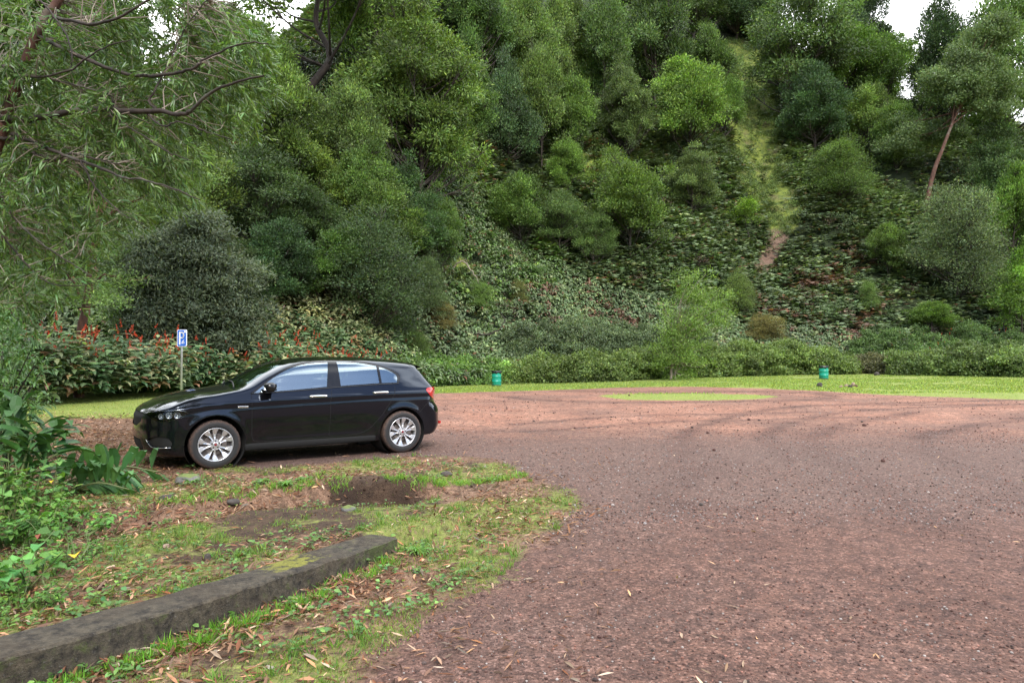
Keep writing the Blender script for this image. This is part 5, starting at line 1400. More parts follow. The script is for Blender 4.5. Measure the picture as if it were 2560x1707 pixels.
def bins():
    t = NT('teal_paint'); p = t.obj(); n = t.noise(6, 5, p, .6)
    c = t.mix(t.ramp(n, [(.4, 0.0), (.75, 1.0)]), (.008, .26, .175), (.016, .34, .24))
    sp = t.n('ShaderNodeSeparateXYZ'); t.L.new(p, sp.inputs[0])
    c = t.mix(t.ramp(t.math('SUBTRACT', t.math('MULTIPLY', t.noise(14, 4, p), .25), sp.outputs[2]), [(.0, 0.0), (.08, .7)]), c, (.10, .055, .035))
    tm = t.out(t.bsdf(c, .38)); bag = simple('bin_bag', (.012, .012, .013), .28, scale=30)
    for (cx, by, hh, lab) in ((1140.5, 886.5, .96, 'teal green litter drum with black bag standing left, before the low hedge'), (1892, 871, .90, 'teal green litter drum at right, on the lawn in front of the long hedge')):
        q = hitg(cx, by, 10); root = empty('litter_bin', (q[0], q[1], float(H(q[0], q[1])))); tag(root, lab, 'bin', 'green litter drums')
        r = .285 if hh > .92 else .28
        V, F = lathe([(.001, .03), (r*.97, .03), (r, .05), (r, .28*hh), (r+.012, .295*hh), (r, .31*hh), (r, .58*hh), (r+.012, .595*hh), (r, .61*hh), (r, .90*hh), (r+.012, .91*hh), (r+.004, .925*hh), (r-.02, .925*hh), (r-.02, .3*hh)], 40)
        V = V[:, [0, 2, 1]]; mk('drum', V, F[:, ::-1], tm, root, smooth=True)
        prof = [(r+.014, .80*hh), (r+.022, .84*hh), (r+.022, .88*hh), (r+.018, .945*hh), (r-.005, .955*hh), (r-.06, .90*hh), (r-.1, .6*hh), (.001, .5*hh)]
        V, F = lathe(prof, 40); V = V[:, [0, 2, 1]]; a = np.arctan2(V[:, 1], V[:, 0]); V[:, :2] *= (1+.03*np.sin(a*11)+.02*np.sin(a*23+1))[:, None]*1.0; V[:, 2] += .012*np.sin(a*5+1)-.02*(V[:, 2] < .87*hh)*np.sin(a*7)
        mk('bin_bag', V, F[:, ::-1], bag, root, smooth=True)
        m = MB(); V, F = lathe([(r-.02, 0.0), (r-.02, .05), (r-.09, .05)], 24); m.add(V[:, [0, 2, 1]], F[:, ::-1]); m.build('foot', simple('rusty_foot', (.05, .035, .03), .8), root)
bins()
def sign():
    X0, Y0 = gp(452, 975)[:2]
    q = at(453.5, 960, 17.2); zg = float(H(q[0], q[1]))
    root = empty('parking_sign', (q[0], q[1], zg), R(-6)); tag(root, 'blue and white parking sign on a thin grey post behind the car bonnet', 'sign')
    top = at(457, 824, 17.2)[2]-zg; bot = at(457, 866.5, 17.2)[2]-zg; h = top-bot; w = h*.60
    galv = simple('galvanised_steel', (.42, .44, .45), .42, .7, scale=40)
    m = MB(); m.tube([(0, 0, -.2), (.0, 0, bot-.02), (.02, 0, top-.05)], [.026, .026, .026], 14); m.build('post', galv, root, True)
    blue = simple('sign_blue', (.030, .13, .52), .35, var=.06); white = simple('sign_white', (.78, .80, .82), .4, var=.04)
    cz = (top+bot)/2; cx = .03
    def rr(w, h, r, y0, y1, name, mat, par):
        P = []
        for (sx, sz, a0) in ((1, 1, 0), (-1, 1, 90), (-1, -1, 180), (1, -1, 270)):
            for t_ in range(5):
                a = R(a0+t_*22.5); P.append((sx*(w/2-r)+r*math.cos(a), sz*(h/2-r)+r*math.sin(a)))
        n = len(P); bm = bmesh.new(); A = [bm.verts.new((cx+x, y0, cz+z)) for x, z in P]; B = [bm.verts.new((cx+x, y1, cz+z)) for x, z in P]
        bm.faces.new(A); bm.faces.new(B[::-1])
        for i in range(n): bm.faces.new((A[i], B[i], B[(i+1) % n], A[(i+1) % n]))
        bmesh.ops.recalc_face_normals(bm, faces=bm.faces); me = bpy.data.meshes.new(name); bm.to_mesh(me); bm.free(); me.materials.append(mat)
        o = bpy.data.objects.new(name, me); COL.objects.link(o); o.parent = par; return o
    pl = rr(w, h, .035, -.045, -.030, 'sign_plate', white, root)
    rr(w*.88, h*.93, .028, -.052, -.0455, 'blue_panel', blue, pl)
    m = MB(); u = h; k = .0175
    def stroke(pts, wd):
        P = np.array(pts)
        for a, b in zip(P[:-1], P[1:]):
            d = b-a; L = np.linalg.norm(d); ang = math.atan2(d[1], d[0]); c = (a+b)/2
            m.box((cx+c[0], -.056, cz+c[1]), (L+wd*.9, .005, wd), Matrix.Rotation(-ang, 3, 'Y'))
    stroke([(-.12*u, -.34*u), (-.12*u, .34*u)], .085*u)
    arc = [(-.10*u, .33*u)]+[(.02*u+.10*u*math.sin(a), .175*u+.155*u*math.cos(a)) for a in np.linspace(0, PI, 9)]+[(-.10*u, .02*u)]
    stroke(arc, .075*u)
    m.build('letter_p', white, pl)
    m = MB(); stroke([(.03*u, -.33*u), (.14*u, -.10*u)], .025*u); stroke([(-.0*u, -.30*u), (.06*u, -.16*u)], .022*u)
    stroke([(.12*u+.045*u*math.sin(a), -.27*u+.05*u*math.cos(a)) for a in np.linspace(0, 2*PI, 9)], .022*u); m.build('small_symbol', white, pl)
    m = MB(); bmn = bmesh.new(); bmesh.ops.create_cone(bmn, cap_ends=True, segments=16, radius1=.06*u, radius2=.06*u, depth=.005)
    m.bm(bmn, Matrix.Translation((cx+.20*u, -.056, cz+.37*u)) @ Matrix.Rotation(PI/2, 4, 'X')); m.build('white_dot', white, pl)
    for z in (cz-.18*h, cz+.18*h):
        m = MB(); m.box((.0, -.012, z), (.10, .05, .025)); m.build('bracket', galv, root)
sign()
def rockmesh(seed, sub=3, amp=.28, sq=(1, 1, 1)):
    bm = bmesh.new(); bmesh.ops.create_icosphere(bm, subdivisions=sub, radius=1)
    V = np.array([v.co[:] for v in bm.verts]); F = np.array([[v.index for v in f.verts] for f in bm.faces]); bm.free()
    n = fbm(V[:, 0]*1.1+seed*7, V[:, 1]*1.1, V[:, 2]*1.1, 3, seed); c = vnoise(V[:, 0]*3+seed, V[:, 1]*3, V[:, 2]*3, seed)
    return V*(1+amp*n+.08*c)[:, None]*np.array(sq), F
def rock_mat(name, a, b, moss=0.0):
    t = NT(name); p = t.obj(); n = t.noise(5, 6, p, .7); c = t.mix(t.ramp(n, [(.3, 0.0), (.7, 1.0)]), a, b)
    if moss:
        g = t.n('ShaderNodeNewGeometry'); sp = t.n('ShaderNodeSeparateXYZ'); t.L.new(g.outputs['Normal'], sp.inputs[0])
        c = t.mix(t.ramp(t.math('MULTIPLY', sp.outputs[2], t.math('ADD', n, .35)), [(.45, 0.0), (.7, moss)]), c, (.12, .16, .03))
    return t.out(t.bsdf(c, .9, 0, t.bump(n, .8, .03)))
RM1 = rock_mat('grey_stone', (.06, .058, .055), (.22, .21, .20), .9); RM2 = rock_mat('red_scoria', (.045, .022, .018), (.13, .06, .045)); RM3 = rock_mat('buff_stone', (.16, .11, .08), (.36, .26, .19)); RM4 = rock_mat('dark_stone', (.025, .020, .018), (.085, .070, .060))
def stones():
    L = [(800, 1166+8, 34, .5, RM1, 'flat grey-white stone half buried at the rim of the dug-out hollow'), (430, 1110, 58, .40, RM1, 'mossy boulder lying in the leaf litter in front of the car wheel'),
         (382, 1150, 32, .55, RM4, 'dark stone in the weeds left of the mossy boulder'), (535, 1160, 34, .4, RM4, 'dark flat stone in the weeds under the car, right of the mossy boulder'),
         (382, 1258, 20, .6, RM3, 'small pale stone on the soil left of the kerb'), (477, 1288, 18, 1.2, RM4, 'bluish dark stone on the verge behind the kerb'),
         (957, 1318, 22, .5, RM1, 'small pale stone in the grass by the end of the kerb'), (1025, 1085+8, 26, .5, RM4, 'dark stone on the grassy rim right of the dug-out hollow'),
         (1883, 889, 14, .95, RM4, 'round dark red rock alone on the lawn below the right bin'), (1932, 890, 9, .7, RM3, 'leftmost rock of the heap on the lawn'), (1944, 889.5, 10, .8, RM3, 'buff rock, second from left in the heap on the lawn'),
         (1953, 889.5, 9, .8, RM4, 'dark rock in the middle of the heap on the lawn'), (1960, 888, 10, 1.1, RM3, 'tallest buff rock of the heap on the lawn'), (1966, 889.5, 8, .9, RM2, 'rightmost dark red rock of the heap on the lawn'),
         (2014, 862.5, 14, .7, RM4, 'dark rock at the far edge of the lawn near the dry scrub'),
         (2028, 1063, 9, .8, RM2, 'fist-sized dark red rock on the gravel at right'), (1720, 966, 8, .8, RM2, 'dark red rock lying on the pink gravel where the tyre tracks meet'), (1985, 979, 9, .7, RM2, 'dark red rock on the pink gravel at right, nearer than the lawn'),
         (1625, 996, 8, .7, RM2, 'small dark red rock on the gravel in the middle'), (1640, 1037, 9, .7, RM2, 'dark rock at the top of the coarse gravel patch'), (1610, 1160, 12, .6, RM4, 'dark stone in the coarse gravel patch'),
         (1665, 1186, 13, .5, RM3, 'pale stone below the coarse gravel patch'), (1445, 909, 5, .8, RM2, 'tiny dark rock beside the left of the grass island'), (1157, 923, 5, .8, RM2, 'dark rock on the gravel to the right of the car tail'),
         (1320, 985, 6, .7, RM2, 'dark rock on the gravel left of centre'), (1980, 970, 6, .7, RM4, 'tiny dark rock near the dark red rock at right')]
    for i, (cx, by, w, hr, mt, lab) in enumerate(L):
        q = hitg(cx, by, 2.5); ww = w*DS/FPX*q[1]
        V, F = rockmesh(100+i, 3, .30, (1, .85, hr)); V = V*ww*.5
        o = mk('rock', V, F, mt, smooth=w > 25); o.location = (q[0], q[1], float(H(q[0], q[1]))+ww*.5*hr*(.45 if w > 15 else .7)); o.rotation_euler = (0, 0, rng.uniform(0, 6))
        tag(o, lab, 'rock', 'loose rocks')
stones()

# ------------------------------------------------------------------ loose gravel stones
def gravel():
    base = []
    for s in range(6):
        V, F = rockmesh(s, 1, .35, (1, .85, .65)); base.append((V, F))
    m = LB()
    for (y0, y1, n, a, b) in ((2.9, 7, 15000, .003, .010), (6, 13.5, 19000, .004, .014), (13, 30, 4600, .010, .026)):
        y = rng.uniform(y0, y1, n); x = rng.uniform(-.2, .78, n)*y if y0 < 10 else rng.uniform(-.3, .78, n)*y
        masks(x, y); dk_ = DARK.copy(); cl = fbm(x*.8, y*.8, 0, 3, 95)+1.2*dk_
        ok = (poly_sd(x, y, GRAVEL) > -.05) & (poly_sd(x, y, ISLAND) < 0) & (cl+rng.uniform(-.6, .6, n) > -.1); x, y = x[ok], y[ok]; n = len(x); z = H(x, y)
        s = a+(b-a)*rng.uniform(size=n)**3; s = s*(1+.6*(rng.uniform(size=n) < .02))
        k = rng.integers(0, 6, n)
        for j in range(6):
            i = np.nonzero(k == j)[0]; V, F = base[j]; nv = len(V); th = rng.uniform(0, 6.28, len(i)); c, s_ = np.cos(th), np.sin(th)
            W = np.stack([V[None, :, 0]*c[:, None]-V[None, :, 1]*s_[:, None], V[None, :, 0]*s_[:, None]+V[None, :, 1]*c[:, None], np.repeat(V[None, :, 2], len(i), 0)], -1)*s[i][:, None, None]
            W += np.stack([x[i], y[i], z[i]+s[i]*.3], -1)[:, None]
            FF = (F[None]+(np.arange(len(i))*nv)[:, None, None]).reshape(-1, 3)
            u = rng.uniform(size=len(i)); col = np.tile(np.array([.085, .048, .040]), (len(i), 1)); col[u < .22] = [.055, .040, .036]; col[u > .90] = [.26, .23, .21]; col[(u > .70) & (u < .90)] = [.20, .10, .075]; gg = (y[i] > 6) & (y[i] < 13) & (u > .42) & (u < .66); col[gg] = [.19, .175, .17]
            m.add(W.reshape(-1, 3), FF, np.repeat(col*np.exp(rng.normal(0, .25, (len(i), 1))), nv, 0))
    t = NT('gravel_stone'); o = m.build('loose_gravel', t.out(t.bsdf(t.attr('Col', 'Color'), .9, Specular_IOR_Level=.2))); tag(o, kind='stuff')
gravel()

# ------------------------------------------------------------------ leaf litter, grass, weeds on the verge
def gm(x, y): return masks(np.asarray(x), np.asarray(y))
def litter():
    lb = LB()
    def put(x, y, L0, L1, col, zoff=.006, curl=.5):
        n = len(x); e = .05; z = H(x, y); gx = (H(x+e, y)-z)/e; gy = (H(x, y+e)-z)/e
        Nn = unit(np.stack([-gx, -gy, np.ones(n)], -1)+rng.normal(0, .28, (n, 3))); a = rng.uniform(0, 6.28, n)
        D = np.stack([np.cos(a), np.sin(a), np.zeros(n)], -1); D = unit(D-Nn*(D*Nn).sum(1)[:, None]); L = rng.uniform(L0, L1, n)
        W = L*rng.uniform(.13, .24, n)
        V, F = leaf5(np.stack([x, y, z+zoff+rng.uniform(0, .012, n)], -1), D, Nn, L, W, rng.uniform(-.12, .08, n), rng.uniform(.1, .3)); lb.add(V, F, leafcol(n, col, .38, .10, 8))
    n = 80000; y = rng.uniform(2.6, 13.5, n)**1.0; x = rng.uniform(-.82, .15, n)*y
    g = gm(x, y); li = g[2]; kd, ks, kt = seg_dist(x, y, CURB)
    pile = np.exp(-((kd-.10)/.16)**2)*(ks > 0)*(y < 4.6)
    pr = np.clip(li*1.0-.22+.7*fbm(x*1.6, y*1.6, 0, 4, 112), 0, 1)*.75*(1-g[0]*.92)+pile*1.0+.03*(g[0] < .5)
    ok = (rng.uniform(size=n) < pr) & ~((ks < 0) & (kd < .29) & (kt > .001)); x, y = x[ok], y[ok]; n = len(x)
    u = rng.uniform(size=n)
    col = np.tile(np.array([.24, .135, .080]), (n, 1)); col[u < .35] = [.15, .068, .038]; col[u > .78] = [.36, .25, .165]; col[u > .94] = [.10, .05, .03]
    put(x, y, .04, .098, col)
    # few on the kerb top and out on the gravel
    n = 150; y = 2.9+9*rng.uniform(size=n)**1.7; x = rng.uniform(-.25, .78, n)*y; ok = poly_sd(x, y, GRAVEL) > 0; put(x[ok], y[ok], .035, .085, (.34, .23, .15))
    # thick flat carpet of leaves in front of the car
    P = np.array(LITTERP); n = 17000; x = rng.uniform(P[:, 0].min()-1, P[:, 0].max()+1, n); y = rng.uniform(P[:, 1].min(), P[:, 1].max()+1, n)
    sd = poly_sd(x, y, LITTERP); ok = (sd+rng.uniform(-.8, .5, n) > -.1); x, y = x[ok], y[ok]; n = len(x); u = rng.uniform(size=n)
    col = np.tile(np.array([.20, .105, .065]), (n, 1)); col[u < .35] = [.085, .042, .028]; col[u > .75] = [.33, .21, .14]
    put(x, y, .07, .13, col)
    tag(lb.build('leaf_litter', LD), kind='stuff')
litter()
def clods():
    m = LB(); n = 2600; x = rng.uniform(-4.2, .3, n); y = rng.uniform(5.4, 8.2, n); dd, sd, td = seg_dist(x, y, DITCH)
    ok = (dd < .33) & (((td > .40) & (td < .62)) | (td < .28) | (rng.uniform(size=n) < .15)); x, y = x[ok], y[ok]
    for i in range(len(x)):
        V, F = rockmesh(i % 9, 1, .5, (1, .9, .7)); s = .004+.018*rng.uniform()**3; m.add(V*s+[x[i], y[i], float(H(x[i], y[i]))+s*.2], F, np.repeat([[.030, .018, .012]], len(V), 0)*math.exp(rng.normal(0, .4)))
    t = NT('soil_clod'); tag(m.build('soil_clods', t.out(t.bsdf(t.attr('Col', 'Color'), .95, Specular_IOR_Level=.1))), kind='stuff')
clods()
def grass():
    lb = LB()
    def blades(x, y, hmin, hmax, w, col, nb=1):
        x = np.repeat(x, nb)+rng.normal(0, .02, len(x)*nb)*(nb > 1); y = np.repeat(y, nb)+rng.normal(0, .02, len(y)*nb)*(nb > 1); n = len(x)
        z = H(x, y); h = rng.uniform(hmin, hmax, n); D = np.stack([rng.normal(0, .55, n), rng.normal(0, .55, n), np.ones(n)], -1)
        N = rv(n); V, F = rhomb(np.stack([x, y, z-.005], -1), D, N, h, w*rng.uniform(.6, 1.4, n), 0); lb.add(V, F, leafcol(n, col, .30, .14))
    n = 280000; y = 2.6+10.5*rng.uniform(size=n)**1.25; x = rng.uniform(-.84, .12, n)*y; g = gm(x, y); kd, ks, kt = seg_dist(x, y, CURB)
    patch = fbm(x*3.5, y*3.5, 0, 3, 101)
    pr = np.clip(g[1]*1.2-.35+patch*.9, 0, 1)*(g[0] < .55)+.04*(g[0] < .5)
    ok = (rng.uniform(size=n) < pr) & ~((ks < 0) & (kd < .30) & (kt > .001)); x, y = x[ok], y[ok]
    k = len(x)//2
    blades(x[:k], y[:k], .008, .026, .007, (.20, .235, .070)); blades(x[k:], y[k:], .012, .045, .006, (.15, .22, .050))
    # tufts
    n = 900; y = 2.7+7.5*rng.uniform(size=n)**1.2; x = rng.uniform(-.82, .1, n)*y; g = gm(x, y); kd, ks, kt = seg_dist(x, y, CURB)
    ok = (g[0] < .6) & (g[1]+fbm(x*2, y*2, 0, 3, 102)*.8 > .50) & ~((ks < 0) & (kd < .30) & (kt > .001)); blades(x[ok], y[ok], .03, .10, .006, (.13, .22, .045), 26)
    q = crom(DITCH, 40); k = rng.choice([i for i in range(len(q)) if not .45 < i/len(q) < .54], 200); a = unit(np.gradient(q, axis=0))[k]; o = rng.uniform(.10, .26, 200); blades(q[k][:, 0]-a[:, 1]*o, q[k][:, 1]+a[:, 0]*o, .03, .09, .006, (.17, .30, .05), 20)
    # along the kerb foot
    s = crom(CURB, 20); k = rng.integers(0, len(s), 120); blades(s[k][:, 0]+rng.uniform(.02, .2, 120), s[k][:, 1]-rng.uniform(0, .12, 120), .03, .10, .006, (.12, .26, .03), 22)
    # lawn edges, island and the grass strip behind the car
    n = 46000; y = rng.uniform(13.5, 30, n); x = rng.uniform(-.72, .74, n)*y; g = gm(x, y); ok = (g[1] > .4) & (g[0] < .6) & (g[4] < .3) & ((x < -5) | (y < 28)); blades(x[ok], y[ok], .02, .06, .012, (.24, .31, .070))
    n = 80000; y = rng.uniform(26, 50, n); x = rng.uniform(-.15, .78, n)*y; g = gm(x, y); ok = (g[1] > .4) & (g[0] < .6) & (g[4] < .3) & (fbm(x*.4, y*.4, 0, 3, 66) > -.25); blades(x[ok], y[ok], .03, .10, .035, (.22, .29, .065))
    tag(lb.build('grass', LGR), kind='stuff')
    # small broad-leaved weeds
    lb2 = LB(); n = 1000; y = 2.7+8*rng.uniform(size=n)**1.1; x = rng.uniform(-.84, -.02, n)*y; g = gm(x, y); kd, ks, kt = seg_dist(x, y, CURB)
    ok = (g[0] < .45) & (fbm(x*1.3+9, y*1.3, 0, 3, 103)+.35*(x < -.45*y)+.15 > .12) & ~((ks < 0) & (kd < .30) & (kt > .001)); x, y = x[ok], y[ok]; n = len(x)
    for j in range(9):
        a = rng.uniform(0, 6.28, n); r = rng.uniform(.005, .05, n); P = np.stack([x+r*np.cos(a), y+r*np.sin(a), H(x, y)+rng.uniform(.01, .05, n)], -1)
        D = np.stack([np.cos(a), np.sin(a), rng.uniform(.1, .5, n)], -1); V, F = leaf5(P, D, np.tile([0, 0, 1.], (n, 1))+rng.normal(0, .3, (n, 3)), rng.uniform(.025, .055, n), rng.uniform(.014, .030, n), .15, .1)
        lb2.add(V, F, leafcol(n, (.10, .19, .045), .3, .12, 8))
    tag(lb2.build('small_weeds', LM), kind='stuff')
grass()
def rosette(loc, n, L, W, col, label, up=.5):
    a = np.arange(n)*2.4; root = empty('weed_plant', loc); tag(root, label, 'weed')
    V, F = leaf5(np.zeros((n, 3))+[0, 0, .01], np.stack([np.cos(a), np.sin(a), rng.uniform(up*.5, up*1.4, n)], -1), np.tile([0, 0, 1.], (n, 1)), L*rng.uniform(.7, 1.1, n), W, .3, .12)
    lb = LB(); lb.add(V, F, leafcol(n, col, .2, .1, 8)); lb.build('leaves', LM, root)
for i, (a, b, lab) in enumerate([(597, 1113, 'spiky light green weed rosette left of its two neighbours on the bank below the car'), (657, 1118, 'spiky green weed rosette, the lowest of three on the bank below the car'), (697, 1108, 'spiky light green weed rosette nearest the dug-out hollow on the bank'), (440, 1111, 'clover-like weed at the foot of the mossy boulder'), (962, 1280, 'bright grass-like weed right of the kerb end')]):
    q = hitg(a, b, 3); rosette((q[0], q[1], float(H(q[0], q[1]))), 22, .15, .022, (.12, .25, .045), lab)

# ------------------------------------------------------------------ plants at the left edge
def lob(P, D, N, L, W, col, k=8, drp=(.1, .4), lb=None, fold=.12):
    V, F = leaf5(P, D, N, L, W, rng.uniform(drp[0], drp[1], len(P)), fold); lb.add(V, F, col)
def herb(label, u, v, Y, h, spread, nst, L, W, col, name='herb_plant', cat='plant', nlf=11, rough=None):
    g = at(u*DS, v*DS, Y); z0 = float(H(g[0], g[1])); root = empty(name, (g[0], g[1], z0)); tag(root, label, cat)
    m = MB(); lb = LB()
    for s in range(nst):
        b = np.array([rng.normal(0, spread*.6), rng.normal(0, spread*.5), 0]); t = b*[1.5, 1.5, 0]+[rng.normal(.05, .08), rng.normal(-.04, .08), h*rng.uniform(.5, 1.05)]
        b[2] = float(H(g[0]+b[0], g[1]+b[1]))-z0
        st = crom([b, (b+t)/2+rng.normal(0, .03, 3), t+[0, 0, 0]], 5); m = MB(); m.tube(st, np.linspace(.006, .0025, len(st)), 4, cap=False); m.build('stem', STEM, root)
        k = nlf; q = rng.uniform(.25, 1, k); P = np.array([st[min(len(st)-1, int(x*(len(st)-1)))] for x in q])+rng.normal(0, .012, (k, 3))
        a = np.arange(k)*2.4+rng.uniform(0, 6); D = np.stack([np.cos(a), np.sin(a), rng.uniform(-.1, .6, k)], -1)
        lob(P, D, np.tile([0, 0, 1.], (k, 1))+rng.normal(0, .25, (k, 3)), L*rng.uniform(.6, 1.15, k), W*rng.uniform(.7, 1.2, k), leafcol(k, np.array(col)*math.exp(rng.normal(0, .1)), .2, .1, 8), lb=lb)
    lb.build('leaves', LG if rough else LM, root); return root
STEM = simple('green_stem', (.10, .13, .04), .6)
def ginger_plant(label, u, v, Y, h, lean, nst, col, L=.40, W=.10):
    g = at(u*DS, v*DS, Y); z0 = float(H(g[0], g[1])); root = empty('ginger_plant', (g[0], g[1], z0)); tag(root, label, 'plant'); m = MB(); lb = LB()
    for s in range(nst):
        d = np.array([lean[0]+rng.normal(0, .25), lean[1]+rng.normal(0, .2), lean[2]]); d = unit(d); hh = h*rng.uniform(.8, 1.15)
        b = np.array([rng.normal(0, .12), rng.normal(0, .12), 0]); e = b+d*hh+[0, 0, -.12*hh]; st = crom([b, b+d*hh*.5+[0, 0, .08*hh], e], 6); m = MB(); m.tube(st, np.linspace(.014, .006, len(st)), 6, cap=False); m.build('stem', STEM, root)
        k = 13; a0 = rng.uniform(0, PI)
        for j in range(k):
            f = .25+.75*j/(k-1); p = st[int(f*(len(st)-1))]; sd = 1 if j % 2 else -1; sid = unit(np.cross(d, [math.cos(a0), math.sin(a0), .3]))*sd
            lob(p[None], (sid*.9+d*.55+rng.normal(0, .12, 3))[None], (np.array([0, 0, 1.])+rng.normal(0, .2, 3))[None], L*rng.uniform(.75, 1.15), W*rng.uniform(.85, 1.2), leafcol(1, col, .2, .06, 8), drp=(.15, .45), lb=lb)
    lb.build('leaves', LG, root)
ginger_plant('dark glossy broad-leaved plant at the left edge, upright, nearest the ginger bed', 45, 1010, 7.6, 1.0, (.05, 0, 1), 6, (.05, .125, .035))
ginger_plant('broad-leaved ginger stem collapsed towards the car onto the leaf litter', 110, 1060, 7.6, .85, (1.0, -.05, .35), 3, (.055, .14, .042))
ginger_plant('second flattened ginger stem with long leaves lying below the collapsed one', 90, 1110, 7.2, .8, (1.0, -.1, .15), 3, (.065, .16, .045))
ginger_plant('big glossy leaf clump rising at the left edge above the fern', 20, 1080, 6.6, .8, (.1, -.1, .9), 5, (.055, .14, .038))
def edge_bush():
    g = at(-40, 1250, 8.2); z0 = 0; root = empty('narrow_leaved_bush', (g[0], g[1], z0)); tag(root, 'tall narrow-leaved green bush cut by the left edge of the photo', 'bush')
    lb = LB(); m = MB(); n = 420; u = rng.uniform(-120, 105, n); v = rng.uniform(770, 1130, n)
    ok = (u < 20+75*np.sin((v-770)/360*PI)+25*rng.normal(size=n)); C = at(u[ok], v[ok], rng.uniform(7.6, 9.4, ok.sum()))-np.array([g[0], g[1], 0])
    for c in C:
        k = 16; e = unit(np.array([rng.normal(.3, .5), rng.normal(-.2, .5), .35])); P = c+e*rng.uniform(0, .2, (k, 1)); lob(P, e*.7+rv(k)*.8+[0, 0, -.1], rv(k)*.5+[0, 0, 1], rng.uniform(.08, .14, k), rng.uniform(.016, .026, k), leafcol(k, (.12, .23, .065), .26, .1, 8), lb=lb, drp=(0, .3), fold=.06)
    for c in C[::6]: m.tube(crom([(rng.normal(0, .1), rng.normal(0, .1), -.1), c*[.5, .5, .6], c], 4), np.linspace(.02, .004, 9), 5, cap=False)
    m.build('stems', BK, root); lb.build('leaves', LG, root)
edge_bush()
herb('light green broad-leaved herb spreading right of the fern at the left edge', 100, 1190, 5.9, .50, .28, 26, .10, .058, (.14, .265, .055))
herb('leafy green herb with ovate leaves at the left edge above the fern', 20, 1130, 5.9, .62, .22, 24, .11, .065, (.13, .26, .055))
herb('low light green herb cluster below the fern, left edge', 70, 1250, 5.3, .32, .26, 26, .075, .045, (.10, .24, .040))
herb('big-leaved pale green plant at the left edge just above the kerb', 15, 1400, 4.2, .34, .14, 12, .11, .075, (.105, .25, .055), nlf=8)
herb('small creeping weeds filling the corner between kerb and left edge', 40, 1440, 3.9, .14, .26, 26, .042, .026, (.11, .23, .040), nlf=9)
herb('tuft of mixed weeds beside the yellow fallen leaf', 170, 1300, 4.9, .16, .22, 22, .05, .028, (.10, .22, .038), nlf=9)
herb('low weeds on the slope of the ditch behind the yellow leaf', 150, 1220, 5.7, .2, .25, 18, .06, .036, (.10, .20, .040), nlf=9)
def fern(label, u, v, Y, n, L, col, k=0, up=.55):
    g = at(u*DS, v*DS, Y) if Y else hitg(u, v, 20); z0 = float(H(g[0], g[1])); root = empty('fern', (g[0], g[1], z0)); tag(root, label, 'fern'); lb = LB(); m = MB()
    for i in range(n):
        a = rng.uniform(-2.6, .2) if k == 0 else rng.uniform(0, 6.28); d = np.array([math.cos(a), math.sin(a), 0]); l = L*rng.uniform(.75, 1.1)
        P = crom([(0, 0, 0), d*l*.45+[0, 0, l*up], d*l*.9+[0, 0, l*up*.55]], 8); m.tube(P, np.linspace(.004, .001, len(P))*(L/.4), 3, cap=False)
        T_ = unit(np.gradient(P, axis=0)); m2 = 26
        for j in range(m2):
            f = .15+.85*j/m2; q = min(len(P)-1, int(f*(len(P)-1))); p = P[q]; s = unit(np.cross(T_[q], [0, 0, 1.])); w = l*.26*math.sin(PI*(f*.86+.10))
            for sd in (1, -1):
                V, F = rhomb((p+T_[q]*l*.0)[None], (s*sd+T_[q]*.35+[0, 0, -.1])[None], np.array([[0, 0, 1.]]), w, w*.24+.002, 0); lb.add(V, F, leafcol(1, col, .14, .05))
    m.build('stems', STEM, root); lb.build('fronds', LM, root)
fern('green fern with arching fronds at the left edge beneath the broad-leaved herbs', 10, 1225, 5.2, 13, .42, (.075, .18, .040))
for lab, a, b in (('bright yellow-green fern, largest of the fern patch low on the slope', 1215, 640), ('fern on the left of the bright fern patch', 1150, 600), ('fern at the top right of the bright fern patch', 1260, 590), ('bright fern high beside the mossy gully', 1660, 445), ('fern below the bright one beside the mossy gully', 1625, 470), ('fern near the dead grey branch over the mossy patch', 1060, 640), ('fern on the slope above the dead grey branch', 1110, 560)):
    fern(lab, a, b, None, 15, 1.7, (.12, .25, .045), 1, .5)
def single_leaf(label, u, v, L, W, col, name='fallen_leaf', z=.02):
    q = hitg(u, v, 3); lb = LB(); lob(np.zeros((1, 3)), np.array([[.3, -.5, .35]]), np.array([[.2, -.5, .9]]), L, W, leafcol(1, col, .02, .02, 8), lb=lb, drp=(.3, .4), fold=.2)
    o = lb.build(name, LD); o.location = (q[0], q[1], float(H(q[0], q[1]))+z); tag(o, label, 'leaf')
single_leaf('large bright yellow fallen leaf in the weeds above the kerb', 172, 1290, .13, .085, (.75, .50, .05))
single_leaf('yellow dying leaf hanging among the herbs at left', 118, 1180, .10, .05, (.62, .50, .04), z=.28)
single_leaf('big curled tan dead leaf beside the yellow leaf', 140, 1268, .22, .07, (.40, .22, .12), z=.04)
single_leaf('long reddish dead leaf hanging left of the tan one', 90, 1262, .24, .06, (.24, .08, .05), z=.08)
single_leaf('tan dead ginger leaf on the litter below the flattened stems', 235, 1060, .26, .07, (.34, .20, .12), z=.02)
